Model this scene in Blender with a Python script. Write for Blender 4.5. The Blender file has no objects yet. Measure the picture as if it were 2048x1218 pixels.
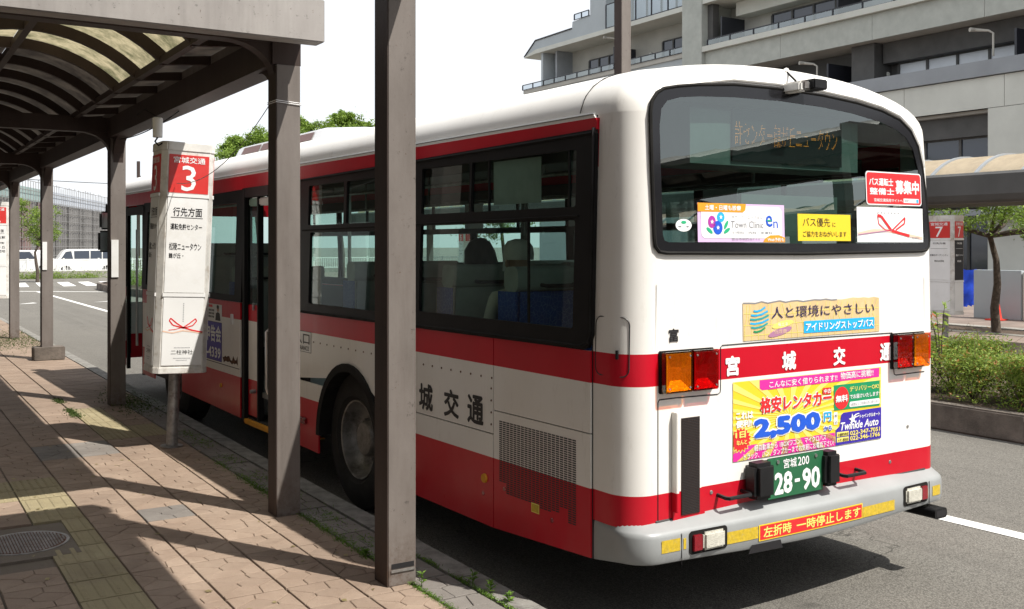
import bpy, bmesh, math, random
from mathutils import Vector, Matrix
from mathutils.geometry import tessellate_polygon
R = math.radians
S = bpy.context.scene
COL = S.collection
rnd = random.Random(7)

# ------------------------------------------------------------------ camera, sky, sun, exposure
cam = bpy.data.cameras.new('camera'); camo = bpy.data.objects.new('camera', cam); COL.objects.link(camo); S.camera = camo
cam.sensor_width = 36; cam.lens = 36 * 2056 / 2048
cam.shift_y = -(609 - 490) / 2048
camo.location = (0, 0, 2.0); camo.rotation_euler = (R(90), 0, R(-32))
cam.clip_start = .05; cam.clip_end = 1500
SUN = Vector((.263, -.494, .829)).normalized()
el = math.asin(SUN.z); az = math.atan2(SUN.x, SUN.y)
w = bpy.data.worlds.new('World'); S.world = w; w.use_nodes = True
nt = w.node_tree; bg = nt.nodes['Background']
sk = nt.nodes.new('ShaderNodeTexSky'); sk.sky_type = 'NISHITA'; sk.sun_disc = False
sk.sun_elevation = el; sk.sun_rotation = az; sk.air_density = 1.0; sk.dust_density = 2.0; sk.ozone_density = 1.2
# thin bright overcast veil over the blue
mv = nt.nodes.new('ShaderNodeMix'); mv.data_type = 'RGBA'; mv.inputs[0].default_value = .9; mv.inputs[7].default_value = (6.2, 6.35, 6.6, 1)
nt.links.new(sk.outputs[0], mv.inputs[6]); nt.links.new(mv.outputs[2], bg.inputs[0]); bg.inputs[1].default_value = .13
sl = bpy.data.lights.new('sun', 'SUN'); sl.energy = 4.9; sl.angle = R(.53); sl.color = (1, .955, .88)
so = bpy.data.objects.new('sun', sl); COL.objects.link(so); so.rotation_euler = SUN.to_track_quat('Z', 'Y').to_euler()
S.view_settings.view_transform = 'Standard'; S.view_settings.look = 'None'
S.view_settings.exposure = .45; S.view_settings.gamma = 1; S.view_settings.use_curve_mapping = False

# ------------------------------------------------------------------ materials
MATS = {}
class NT:
    def __init__(s, name):
        s.m = bpy.data.materials.new(name); s.m.use_nodes = True; s.t = s.m.node_tree
        s.b = s.t.nodes['Principled BSDF']; s.out = s.t.nodes['Material Output']
        s.co = s.n('ShaderNodeTexCoord')
    def n(s, ty, **k):
        x = s.t.nodes.new(ty)
        for a, v in k.items(): setattr(x, a, v)
        return x
    def l(s, a, b): s.t.links.new(a, b)
    def noise(s, scale, detail=4, vec=None, rough=.6, stretch=None):
        x = s.n('ShaderNodeTexNoise'); x.inputs['Scale'].default_value = scale; x.inputs['Detail'].default_value = detail; x.inputs['Roughness'].default_value = rough
        v = vec or s.co.outputs['Object']
        if stretch:
            mp = s.n('ShaderNodeMapping'); mp.inputs['Scale'].default_value = stretch; s.l(v, mp.inputs[0]); v = mp.outputs[0]
        s.l(v, x.inputs['Vector']); return x.outputs['Fac']
    def ramp(s, f, a, b, ca=(0,0,0,1), cb=(1,1,1,1)):
        x = s.n('ShaderNodeValToRGB'); e = x.color_ramp.elements
        e[0].position = a; e[1].position = b; e[0].color = ca; e[1].color = cb; s.l(f, x.inputs[0]); return x.outputs[0]
    def mix(s, f, a, b, mode='MIX'):
        x = s.n('ShaderNodeMix', data_type='RGBA', blend_type=mode)
        for i, v in ((0, f), (6, a), (7, b)):
            if isinstance(v, (int, float)): x.inputs[i].default_value = v
            elif isinstance(v, tuple): x.inputs[i].default_value = v if len(v) == 4 else v + (1,)
            else: s.l(v, x.inputs[i])
        return x.outputs[2]
    def math(s, op, a, b=None):
        x = s.n('ShaderNodeMath', operation=op)
        for i, v in ((0, a), (1, b)):
            if v is None: continue
            if isinstance(v, (int, float)): x.inputs[i].default_value = v
            else: s.l(v, x.inputs[i])
        return x.outputs[0]
    def bump(s, h, strength=.3, dist=.01):
        x = s.n('ShaderNodeBump'); x.inputs['Strength'].default_value = strength; x.inputs['Distance'].default_value = dist
        s.l(h, x.inputs['Height']); s.l(x.outputs[0], s.b.inputs['Normal'])
    def set(s, rough=.5, metal=0, spec=.5, coat=0):
        s.b.inputs['Roughness'].default_value = rough; s.b.inputs['Metallic'].default_value = metal
        s.b.inputs['Specular IOR Level'].default_value = spec; s.b.inputs['Coat Weight'].default_value = coat
    def color(s, c):
        if isinstance(c, tuple): s.b.inputs['Base Color'].default_value = c if len(c) == 4 else c + (1,)
        else: s.l(c, s.b.inputs['Base Color'])

def M(name, c, rough=.5, metal=0, var=.12, scale=6, bump=0, bscale=60, coat=0, spec=.5, dirt=None, stretch=None, emit=0):
    if name in MATS: return MATS[name]
    t = NT(name); t.set(rough, metal, spec, coat)
    if var > 0:
        f = t.noise(scale, 5, stretch=stretch)
        d = tuple(x * (1 - var * 1.6) for x in c); u = tuple(min(1, x * (1 + var)) for x in c)
        cc = t.mix(t.ramp(f, .3, .7), d, u)
        if dirt: cc = t.mix(t.ramp(t.noise(scale * .6, 8, rough=.75), .52, .72), cc, dirt)
        t.color(cc)
    else: t.color(c)
    if bump: t.bump(t.noise(bscale, 4), bump, .01)
    if emit:
        t.b.inputs['Emission Color'].default_value = c + (1,); t.b.inputs['Emission Strength'].default_value = emit
    MATS[name] = t.m; return t.m

def glass(name, tint, base=.04, rough=.0, edge=.9):
    t = NT(name); t.t.nodes.remove(t.b)
    tr = t.n('ShaderNodeBsdfTransparent'); tr.inputs[0].default_value = tint + (1,)
    gl = t.n('ShaderNodeBsdfGlossy'); gl.inputs['Roughness'].default_value = rough; gl.inputs['Color'].default_value = (.93, 1, .98, 1)
    ge = t.n('ShaderNodeNewGeometry'); dp = t.n('ShaderNodeVectorMath', operation='DOT_PRODUCT'); t.l(ge.outputs['Incoming'], dp.inputs[0]); t.l(ge.outputs['Normal'], dp.inputs[1])
    c1 = t.math('SUBTRACT', 1, t.math('ABSOLUTE', dp.outputs['Value']))
    f = t.math('MINIMUM', t.math('ADD', t.math('MULTIPLY', t.math('POWER', c1, 4.0), .95), .055 + base), edge)
    mx = t.n('ShaderNodeMixShader'); t.l(f, mx.inputs[0]); t.l(tr.outputs[0], mx.inputs[1]); t.l(gl.outputs[0], mx.inputs[2]); t.l(mx.outputs[0], t.out.inputs[0])
    MATS[name] = t.m; return t.m

RED = (.56, .006, .022); WHITE = (.83, .81, .77)
def paint():
    t = NT('bus_paint'); t.set(.3, 0, .3, .06)
    sx = t.n('ShaderNodeSeparateXYZ'); t.l(t.co.outputs['Object'], sx.inputs[0]); z = sx.outputs[2]; y = sx.outputs[1]
    low = t.math('LESS_THAN', z, .757)
    mid = t.math('MULTIPLY', t.math('GREATER_THAN', z, 1.297), t.math('LESS_THAN', z, 1.459))
    midr = t.math('MULTIPLY', t.math('GREATER_THAN', z, 2.40), t.math('LESS_THAN', z, 2.652))
    top = t.math('MULTIPLY', midr, t.math('GREATER_THAN', y, .27))
    red = t.math('MINIMUM', t.math('ADD', t.math('ADD', low, mid), top), 1)
    f = t.noise(2.5, 6); f2 = t.noise(14, 8, rough=.8, stretch=(1, 1, .25))
    wc = t.mix(t.ramp(f, .35, .7), (.80, .775, .73), WHITE)
    wc = t.mix(t.math('MULTIPLY', t.ramp(f2, .56, .80), .5), wc, (.45, .41, .35))
    rc = t.mix(t.ramp(f, .3, .7), (.50, .005, .018), RED)
    c = t.mix(red, wc, rc)
    # road dust low on the skirt
    dz = t.n('ShaderNodeMapRange'); t.l(z, dz.inputs[0]); dz.inputs[1].default_value = .33; dz.inputs[2].default_value = .9; dz.inputs[3].default_value = .2; dz.inputs[4].default_value = 0
    c = t.mix(t.math('MULTIPLY', dz.outputs[0], t.ramp(t.noise(5, 6), .35, .8)), c, (.16, .13, .11))
    t.color(c); t.bump(t.noise(1.6, 2), .10, .02); t.l(t.ramp(f2, .2, .9, (.24,) * 3 + (1,), (.42,) * 3 + (1,)), t.b.inputs['Roughness'])
    MATS['paint'] = t.m; return t.m
paint()
def metal_old(name, c, c2, rust=True):
    t = NT(name); t.set(.6, .0, .22)
    f = t.noise(3, 8, rough=.7, stretch=(1, 1, .35)); g = t.noise(45, 5, rough=.7)
    st = t.noise(9, 6, stretch=(1, 1, .06))
    cc = t.mix(t.ramp(f, .3, .7), c, c2)
    cc = t.mix(t.math('MULTIPLY', t.ramp(st, .5, .75), .35), cc, tuple(x * .55 for x in c))
    if rust:
        cc = t.mix(t.ramp(g, .66, .72), cc, (.10, .055, .035))
        ch = t.noise(16, 7, rough=.8); cc = t.mix(t.math('MULTIPLY', t.ramp(ch, .60, .66), .7), cc, tuple(x * .45 for x in c))
        sz = t.n('ShaderNodeSeparateXYZ'); t.l(t.co.outputs['Object'], sz.inputs[0]); mr = t.n('ShaderNodeMapRange'); t.l(sz.outputs[2], mr.inputs[0]); mr.inputs[1].default_value = .35; mr.inputs[2].default_value = 0; mr.inputs[3].default_value = 0; mr.inputs[4].default_value = .8
        cc = t.mix(t.math('MULTIPLY', mr.outputs[0], t.ramp(t.noise(11, 6, rough=.8), .42, .62)), cc, (.075, .045, .03))
    t.color(cc); t.bump(g, .15, .004); MATS[name] = t.m; return t.m
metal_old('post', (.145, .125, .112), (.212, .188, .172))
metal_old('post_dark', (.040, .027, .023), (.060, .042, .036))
metal_old('fascia', (.27, .25, .238), (.37, .348, .33))
def tile_mat(name, c, c2):
    t = NT(name); t.set(.85, 0, .3)
    oi = t.n('ShaderNodeObjectInfo'); PP = t.n('ShaderNodeNewGeometry')
    f = t.noise(2.2, 7, rough=.7, vec=t.n('ShaderNodeNewGeometry').outputs['Position']); g = t.noise(160, 3, rough=.8); h = t.noise(22, 5, rough=.75)
    cc = t.mix(t.ramp(f, .3, .7), c, c2); cc = t.mix(t.math('MULTIPLY', oi.outputs['Random'], .35), cc, tuple(x * .72 for x in c))
    cc = t.mix(t.math('MULTIPLY', t.ramp(g, .55, .75), .5), cc, tuple(min(1, x * 1.7) for x in c2))
    cc = t.mix(t.math('MULTIPLY', t.ramp(h, .55, .8), .5), cc, tuple(x * .5 for x in c))
    isl = PP.outputs['Random Per Island']; cc = t.mix(t.math('MULTIPLY', isl, .30), cc, tuple(x * .62 for x in c))
    gum = t.noise(30, 2, vec=PP.outputs['Position']); cc = t.mix(t.math('MULTIPLY', t.ramp(gum, .76, .79), .7), cc, (.05, .045, .04))
    big = t.noise(.9, 6, vec=PP.outputs['Position'], rough=.7); cc = t.mix(t.math('MULTIPLY', t.ramp(big, .5, .68), .4), cc, (.13, .10, .08))
    t.color(cc); t.bump(t.math('ADD', g, h), .7, .005); MATS[name] = t.m; return t.m
tile_mat('tile', (.262, .190, .142), (.39, .30, .232)); tile_mat('tile_grey', (.19, .17, .155), (.27, .25, .225))
tile_mat('tactile', (.30, .25, .145), (.40, .345, .22)); tile_mat('grout', (.15, .125, .10), (.22, .185, .15))
def asphalt():
    t = NT('asphalt'); t.set(.9, 0, .25)
    P = t.n('ShaderNodeNewGeometry').outputs['Position']
    f = t.noise(.35, 6, vec=P, rough=.65); v = t.n('ShaderNodeTexVoronoi'); v.inputs['Scale'].default_value = 95; t.l(P, v.inputs['Vector'])
    g = t.noise(260, 2, vec=P); h = t.noise(38, 4, vec=P, rough=.7)
    cc = t.mix(t.ramp(f, .3, .7), (.165, .155, .138), (.215, .202, .178))
    cc = t.mix(t.math('MULTIPLY', t.ramp(v.outputs['Color'], .45, .95), .6), cc, (.30, .285, .255))
    cc = t.mix(t.math('MULTIPLY', t.ramp(v.outputs['Distance'], .35, .7), .6), cc, (.06, .056, .05))
    cc = t.mix(t.math('MULTIPLY', t.ramp(h, .5, .75), .3), cc, (.08, .075, .068))
    # tyre polished tracks, oil drips and a few cracks
    tr = t.noise(1.2, 5, vec=P, rough=.6, stretch=(1.6, .04, 1)); cc = t.mix(t.math('MULTIPLY', t.ramp(tr, .52, .66), .28), cc, (.085, .08, .072))
    oil = t.noise(2.6, 3, vec=P, rough=.5); cc = t.mix(t.math('MULTIPLY', t.ramp(oil, .70, .76), .5), cc, (.05, .047, .042))
    ck = t.n('ShaderNodeTexVoronoi', feature='DISTANCE_TO_EDGE'); ck.inputs['Scale'].default_value = .55
    wv = t.n('ShaderNodeVectorMath', operation='ADD'); nz = t.n('ShaderNodeTexNoise'); nz.inputs['Scale'].default_value = 2.5; nz.inputs['Detail'].default_value = 6; t.l(P, nz.inputs['Vector']); t.l(P, wv.inputs[0]); t.l(nz.outputs['Color'], wv.inputs[1]); t.l(wv.outputs[0], ck.inputs['Vector'])
    km = t.math('MULTIPLY', t.ramp(ck.outputs['Distance'], .002, .006, (1, 1, 1, 1), (0, 0, 0, 1)), t.ramp(f, .5, .62)); cc = t.mix(t.math('MULTIPLY', km, .8), cc, (.03, .028, .025))
    t.color(cc); t.bump(t.math('ADD', v.outputs['Distance'], g), .8, .006); MATS['asphalt'] = t.m
asphalt()
M('kerb', (.23, .22, .20), .9, var=.2, scale=9, bump=.4, bscale=120, dirt=(.10, .09, .08))
M('concrete', (.30, .285, .26), .9, var=.2, scale=4, bump=.3, bscale=60, dirt=(.14, .12, .10))
M('old_kerb', (.15, .125, .105), .95, var=.35, scale=3, bump=.5, bscale=50, dirt=(.05, .042, .035))
M('black', (.012, .012, .013), .45, var=.2, spec=.3); M('rubber', (.014, .013, .012), .8, var=.3, bump=.2, bscale=80, spec=.2)
M('frame', (.010, .0095, .010), .5, var=.2, spec=.18); M('frit', (.012, .012, .014), .15, var=0, spec=.35)
M('bumper', (.30, .31, .31), .36, var=.06, scale=3, coat=.1)
M('amber', (.55, .15, .006), .12, var=.1, scale=40, coat=.7, bump=.25, bscale=220); M('lamp_red', (.24, .003, .012), .12, var=.1, scale=40, coat=.7, bump=.25, bscale=220)
M('lamp_clear', (.62, .60, .52), .15, var=.15, scale=30, coat=.6, bump=.4, bscale=160); M('refl_yellow', (.60, .42, .03), .4, var=.15, scale=60, dirt=(.45, .36, .12))
M('plate_green', (.02, .13, .055), .35, var=.08); M('sign_red', (.62, .035, .03), .35, var=.08, coat=.2, scale=3)
M('sign_white', (.78, .78, .77), .4, var=.04, scale=2, coat=.15, dirt=(.66, .645, .61)); M('sign_frame', (.67, .655, .62), .45, var=.12, scale=8, dirt=(.34, .27, .20))
M('ink', (.015, .014, .016), .5, var=0); M('ink_white', (.85, .85, .85), .5, var=0); M('ink_navy', (.02, .015, .09), .5, var=0); M('ink_grey', (.25, .25, .27), .5, var=0)
M('p_yellow', (.85, .60, .03), .4, var=0); M('p_yellow2', (.88, .75, .18), .4, var=0); M('p_pink', (.76, .03, .33), .4, var=0); M('p_red', (.75, .025, .03), .4, var=0); M('p_blue', (.015, .10, .62), .4, var=0)
M('p_sky', (.02, .42, .80), .4, var=0); M('p_green', (.01, .28, .11), .4, var=0); M('p_indigo', (.045, .025, .36), .4, var=0); M('p_orange', (.87, .33, .02), .4, var=0)
M('p_lilac', (.72, .50, .78), .4, var=0); M('p_cream', (.70, .52, .27), .45, var=.1, scale=8); M('p_peach', (.80, .55, .42), .5, var=0); M('p_magenta', (.45, .04, .36), .4, var=0); M('p_leaf', (.02, .42, .20), .4, var=0)
M('p_teal', (.02, .34, .36), .4, var=0); M('p_mauve', (.42, .20, .33), .4, var=0)
M('led', (1, .30, .03), .5, var=0, emit=1.1); M('white_paint', (.72, .72, .70), .6, var=.1, scale=30, dirt=(.28, .27, .25))
M('steel', (.55, .55, .55), .3, 1, var=.1); M('steel_dull', (.35, .34, .33), .5, .7, var=.25, scale=12, dirt=(.14, .10, .08)); M('rust', (.13, .06, .035), .9, var=.4, scale=30)
M('rim', (.30, .29, .275), .5, .5, var=.3, scale=8, dirt=(.06, .05, .045)); M('tyre', (.022, .021, .02), .85, var=.3, bump=.3, bscale=60)
M('inner_grey', (.20, .20, .19), .6, var=.1); M('inner_dark', (.05, .052, .05), .7, var=.1); M('seat_grey', (.36, .37, .33), .55, var=.1)
def seatcloth():
    t = NT('seat_blue'); t.set(.9)
    v = t.n('ShaderNodeTexVoronoi', feature='DISTANCE_TO_EDGE'); v.inputs['Scale'].default_value = 34; t.l(t.co.outputs['Object'], v.inputs['Vector'])
    t.color(t.mix(t.ramp(v.outputs['Distance'], .02, .06, (1, 1, 1, 1), (0, 0, 0, 1)), (.03, .085, .34), (.11, .19, .46))); MATS['seat_blue'] = t.m
seatcloth()
M('skin', (.50, .30, .21), .6, var=.05); M('hair', (.012, .010, .009), .5, var=.2, bump=.4, bscale=90, stretch=(1, 1, .2)); M('cap', (.66, .60, .52), .8, var=.1); M('jacket', (.60, .52, .40), .85, var=.12, bump=.3, bscale=20)
M('shirt', (.45, .52, .58), .85, var=.1); M('mask', (.75, .75, .74), .8, var=0); M('orange_edge', (.75, .34, .02), .6, var=.15)
M('bldg_tile', (.40, .42, .385), .75, var=.08, scale=2); M('bldg_cream', (.56, .57, .52), .8, var=.07, scale=.5); M('bldg_grey', (.27, .29, .31), .7, var=.08, scale=.6)
M('bldg_blue', (.40, .44, .46), .8, var=.05, scale=.5); M('bldg_dark', (.085, .085, .083), .8, var=.15, scale=1); M('bldg_in', (.42, .41, .37), .85, var=.08, scale=.8)
M('rail_dark', (.02, .022, .03), .4, var=0); M('pane_cloud', (.62, .66, .70), .25, var=.06, scale=.7); M('pane_dark', (.03, .04, .06), .06, var=0, spec=.8)
M('poly_tan', (.50, .43, .31), .4, var=.1, scale=2); M('tarp', (.01, .06, .55), .4, var=.15, scale=5, bump=.6, bscale=8); M('cone', (.66, .05, .03), .5, var=.1)
M('mesh_grey', (.17, .165, .16), .9, var=.2, scale=.25); M('mesh_brown', (.20, .13, .125), .9, var=.2, scale=.2); M('mesh_light', (.48, .52, .58), .9, var=.1, scale=.3); M('mesh_teal', (.28, .37, .36), .9, var=.15, scale=.4)
M('car_white', (.80, .80, .79), .2, var=0, coat=.6); M('soil', (.085, .058, .04), .95, var=.4, scale=12, bump=.6, bscale=40); M('bark', (.085, .065, .05), .95, var=.35, scale=18, bump=.8, bscale=30)
M('ground', (.17, .16, .145), .95, var=.15, scale=.4); M('platform_paving', (.21, .165, .14), .9, var=.2, scale=2); M('brick_red', (.24, .10, .07), .85, var=.2, scale=5); M('shutter', (.20, .20, .19), .5, .4, var=.15); M('hill', (.05, .08, .035), .95, var=.4, scale=.3)
def worn_line():
    t = NT('worn_paint'); t.set(.7); P = t.n('ShaderNodeNewGeometry').outputs['Position']
    f = t.ramp(t.noise(9, 8, vec=P, rough=.8), .60, .66); g = t.ramp(t.noise(70, 3, vec=P, rough=.8), .62, .70)
    c = t.mix(t.math('MAXIMUM', f, g), (.72, .72, .69), (.18, .17, .15)); t.color(c); t.bump(t.noise(120, 3, vec=P), .5, .004); MATS['worn_paint'] = t.m
worn_line()
def leafmat(name, a, b, c=None):
    t = NT(name); t.set(.5, 0, .35)
    P = t.n('ShaderNodeNewGeometry'); f = t.noise(3.5, 3, vec=P.outputs['Position']); r = P.outputs['Random Per Island']
    cc = t.mix(r, a, b); cc = t.mix(t.math('MULTIPLY', t.ramp(f, .35, .65), .5), cc, tuple(x * .6 for x in a))
    if c: cc = t.mix(t.ramp(r, .90, .93), cc, c)
    t.color(cc)
    tl = t.n('ShaderNodeBsdfTranslucent'); t.l(cc, tl.inputs[0]); mx = t.n('ShaderNodeMixShader'); mx.inputs[0].default_value = .35
    t.l(t.b.outputs[0], mx.inputs[1]); t.l(tl.outputs[0], mx.inputs[2]); t.l(mx.outputs[0], t.out.inputs[0]); MATS[name] = t.m
leafmat('leaf_hedge', (.11, .19, .025), (.40, .50, .09), (.40, .20, .06)); leafmat('leaf_tree', (.15, .25, .035), (.32, .45, .08)); leafmat('leaf_far', (.15, .24, .035), (.28, .38, .07))
leafmat('leaf_weed', (.08, .18, .02), (.20, .34, .04)); leafmat('leaf_shoot', (.16, .26, .03), (.34, .42, .06), (.45, .12, .04)); leafmat('leaf_dry', (.25, .20, .10), (.38, .32, .16)); leafmat('moss', (.05, .08, .02), (.10, .15, .03))
def translucent_panel(name, c, tr, c2):
    t = NT(name); t.set(.45)
    f = t.noise(4, 8, rough=.75); cc = t.mix(t.ramp(f, .4, .62), c, c2); t.color(cc)
    tl = t.n('ShaderNodeBsdfTranslucent'); t.l(cc, tl.inputs[0]); mx = t.n('ShaderNodeMixShader'); mx.inputs[0].default_value = tr
    t.l(t.b.outputs[0], mx.inputs[1]); t.l(tl.outputs[0], mx.inputs[2]); t.l(mx.outputs[0], t.out.inputs[0]); MATS[name] = t.m
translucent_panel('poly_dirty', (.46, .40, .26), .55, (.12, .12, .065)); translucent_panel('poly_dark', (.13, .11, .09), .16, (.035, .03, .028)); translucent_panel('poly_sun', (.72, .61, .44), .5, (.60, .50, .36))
glass('glass_bus', (.62, .78, .73), .0); glass('glass_rear', (.42, .60, .55), .10); glass('lens_amber', (1.0, .56, .05), .02); glass('lens_red', (.80, .012, .03), .03); glass('glass_bldg', (.10, .13, .17), .22); glass('glass_rail', (.55, .60, .66), .15)

# ------------------------------------------------------------------ object helpers
def tag(o, label=None, category=None, group=None, kind=None):
    if label: o['label'] = label
    if category: o['category'] = category
    if group: o['group'] = group
    if kind: o['kind'] = kind
    return o
def empty(name, loc=(0, 0, 0), rot=(0, 0, 0), **k):
    o = bpy.data.objects.new(name, None); COL.objects.link(o); o.location = loc; o.rotation_euler = rot; o.empty_display_size = .2
    return tag(o, **k)
def link(name, me, mat=None, parent=None, smooth=False, loc=None, rot=None, **k):
    if mat is not None and not len(me.materials): me.materials.append(MATS[mat] if isinstance(mat, str) else mat)
    if smooth: me.shade_smooth()
    o = bpy.data.objects.new(name, me); COL.objects.link(o)
    if parent: o.parent = parent
    if loc: o.location = loc
    if rot: o.rotation_euler = rot
    return tag(o, **k)
def copy_tree(o, parent=None):
    c = o.copy(); COL.objects.link(c); c.parent = parent
    for ch in list(o.children): copy_tree(ch, c)
    return c
class MB:
    def __init__(s): s.v = []; s.f = []
    def add(s, vs, fs):
        b = len(s.v); s.v += [tuple(p) for p in vs]; s.f += [tuple(b + i for i in q) for q in fs]; return s
    def box(s, x0, x1, y0, y1, z0, z1, mx=None):
        vs = [(x, y, z) for z in (z0, z1) for y in (y0, y1) for x in (x0, x1)]
        if mx: vs = [mx @ Vector(p) for p in vs]
        return s.add(vs, [(0, 2, 3, 1), (4, 5, 7, 6), (0, 1, 5, 4), (2, 6, 7, 3), (0, 4, 6, 2), (1, 3, 7, 5)])
    def quad(s, *p): return s.add(p, [tuple(range(len(p)))])
    def tube(s, pts, r, n=8, cap=True):
        pts = [Vector(p) for p in pts]; rr = r if isinstance(r, (list, tuple)) else [r] * len(pts)
        rings = []; a = None
        for i, p in enumerate(pts):
            d = (pts[min(i + 1, len(pts) - 1)] - pts[max(i - 1, 0)])
            d = d.normalized() if d.length > 1e-9 else Vector((0, 0, 1))
            if a is None: a = d.cross(Vector((0, 0, 1)) if abs(d.z) < .9 else Vector((1, 0, 0))).normalized()
            else:
                a = a - d * a.dot(d); a = a.normalized() if a.length > 1e-6 else d.orthogonal().normalized()
            b = d.cross(a)
            rings.append([p + (a * math.cos(2 * math.pi * k / n) + b * math.sin(2 * math.pi * k / n)) * rr[i] for k in range(n)])
        fs = [(i * n + k, i * n + (k + 1) % n, (i + 1) * n + (k + 1) % n, (i + 1) * n + k) for i in range(len(pts) - 1) for k in range(n)]
        if cap: fs += [tuple(range(n))[::-1], tuple((len(pts) - 1) * n + k for k in range(n))]
        return s.add([q for r_ in rings for q in r_], fs)
    def lathe(s, prof, c=(0, 0, 0), axis='X', n=32):
        vs = []
        for (a, r) in prof:
            for k in range(n):
                t = 2 * math.pi * k / n; u, w_ = r * math.cos(t), r * math.sin(t)
                vs.append({'X': (c[0] + a, c[1] + u, c[2] + w_), 'Y': (c[0] + u, c[1] + a, c[2] + w_), 'Z': (c[0] + u, c[1] + w_, c[2] + a)}[axis])
        m = len(prof)
        return s.add(vs, [(i * n + k, i * n + (k + 1) % n, (i + 1) * n + (k + 1) % n, (i + 1) * n + k) for i in range(m - 1) for k in range(n)])
    def prism(s, poly, a0, a1, axis='Y'):
        n = len(poly)
        def P(u, v, a): return {'Y': (u, a, v), 'X': (a, u, v), 'Z': (u, v, a)}[axis]
        return s.add([P(u, v, a0) for u, v in poly] + [P(u, v, a1) for u, v in poly],
                     [(i, (i + 1) % n, n + (i + 1) % n, n + i) for i in range(n)] + [tuple(range(n))[::-1], tuple(range(n, 2 * n))])
    def mesh(s, name='m'):
        me = bpy.data.meshes.new(name); me.from_pydata(s.v, [], s.f); me.update(); return me
    def build(s, name, mat, parent=None, smooth=False, bevel=0, **k):
        me = s.mesh(name)
        bm = bmesh.new(); bm.from_mesh(me); bmesh.ops.recalc_face_normals(bm, faces=bm.faces)
        if bevel: bmesh.ops.bevel(bm, geom=list(bm.edges), offset=bevel, segments=2, affect='EDGES', clamp_overlap=True)
        bm.to_mesh(me); bm.free()
        o = link(name, me, mat, parent, smooth or bevel > 0, **k)
        if smooth or bevel: me.set_sharp_from_angle(angle=R(38))
        return o
def rrect(x0, x1, z0, z1, r, n=5):
    rs = r if isinstance(r, (list, tuple)) else [r] * 4   # BL BR TR TL
    out = []
    for (cx, cz, a, q) in ((x0 + rs[0], z0 + rs[0], 180, rs[0]), (x1 - rs[1], z0 + rs[1], 270, rs[1]), (x1 - rs[2], z1 - rs[2], 0, rs[2]), (x0 + rs[3], z1 - rs[3], 90, rs[3])):
        for k in range(n + 1):
            t = R(a + 90 * k / n); out.append((cx + q * math.cos(t), cz + q * math.sin(t)))
    return out
def plate(name, outer, holes, mapf, mat, parent, thick=0, off=0, cutu=(), cutv=(), smooth=False, **k):
    """2D outline with holes -> mapped sheet with an edge of given thickness"""
    loops = [[Vector((u, v, 0)) for u, v in lp] for lp in [outer] + list(holes)]
    tris = tessellate_polygon(loops); flat = [p for lp in loops for p in lp]
    bm = bmesh.new(); vs = [bm.verts.new(p) for p in flat]
    for t in tris:
        try: bm.faces.new([vs[i] for i in t])
        except ValueError: pass
    for c in cutu: bmesh.ops.bisect_plane(bm, geom=bm.verts[:] + bm.edges[:] + bm.faces[:], plane_co=(c, 0, 0), plane_no=(1, 0, 0))
    for c in cutv: bmesh.ops.bisect_plane(bm, geom=bm.verts[:] + bm.edges[:] + bm.faces[:], plane_co=(0, c, 0), plane_no=(0, 1, 0))
    bmesh.ops.recalc_face_normals(bm, faces=bm.faces)
    if bm.faces and sum(f.normal.z * f.calc_area() for f in bm.faces) < 0: bmesh.ops.reverse_faces(bm, faces=bm.faces)
    if thick:
        be = [e for e in bm.edges if e.is_boundary]; m2 = {}
        for e in be:
            for v in e.verts:
                if v not in m2: m2[v] = bm.verts.new((v.co.x, v.co.y, -1))
        for e in be:
            a, b = e.verts; bm.faces.new((b, a, m2[a], m2[b]))
    for v in bm.verts: v.co = mapf(v.co.x, v.co.y, off + (0 if v.co.z < -.5 else thick))
    bmesh.ops.recalc_face_normals(bm, faces=bm.faces)
    me = bpy.data.meshes.new(name); bm.to_mesh(me); bm.free()
    return link(name, me, mat, parent, smooth, **k)
_txt = {}
def text_mesh(body, bold=0, shear=0, res=2):
    key = (body, bold, shear)
    if key in _txt: return _txt[key]
    c = bpy.data.curves.new('t', 'FONT'); c.body = body; c.offset = bold; c.shear = shear; c.resolution_u = res; c.fill_mode = 'FRONT'; c.space_line = 1.0
    o = bpy.data.objects.new('t', c); COL.objects.link(o)
    dg = bpy.context.evaluated_depsgraph_get(); me = bpy.data.meshes.new_from_object(o.evaluated_get(dg))
    vs = [tuple(v.co) for v in me.vertices]; fs = [tuple(p.vertices) for p in me.polygons]
    bpy.data.objects.remove(o); bpy.data.meshes.remove(me)
    _txt[key] = (vs, fs); return vs, fs
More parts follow.
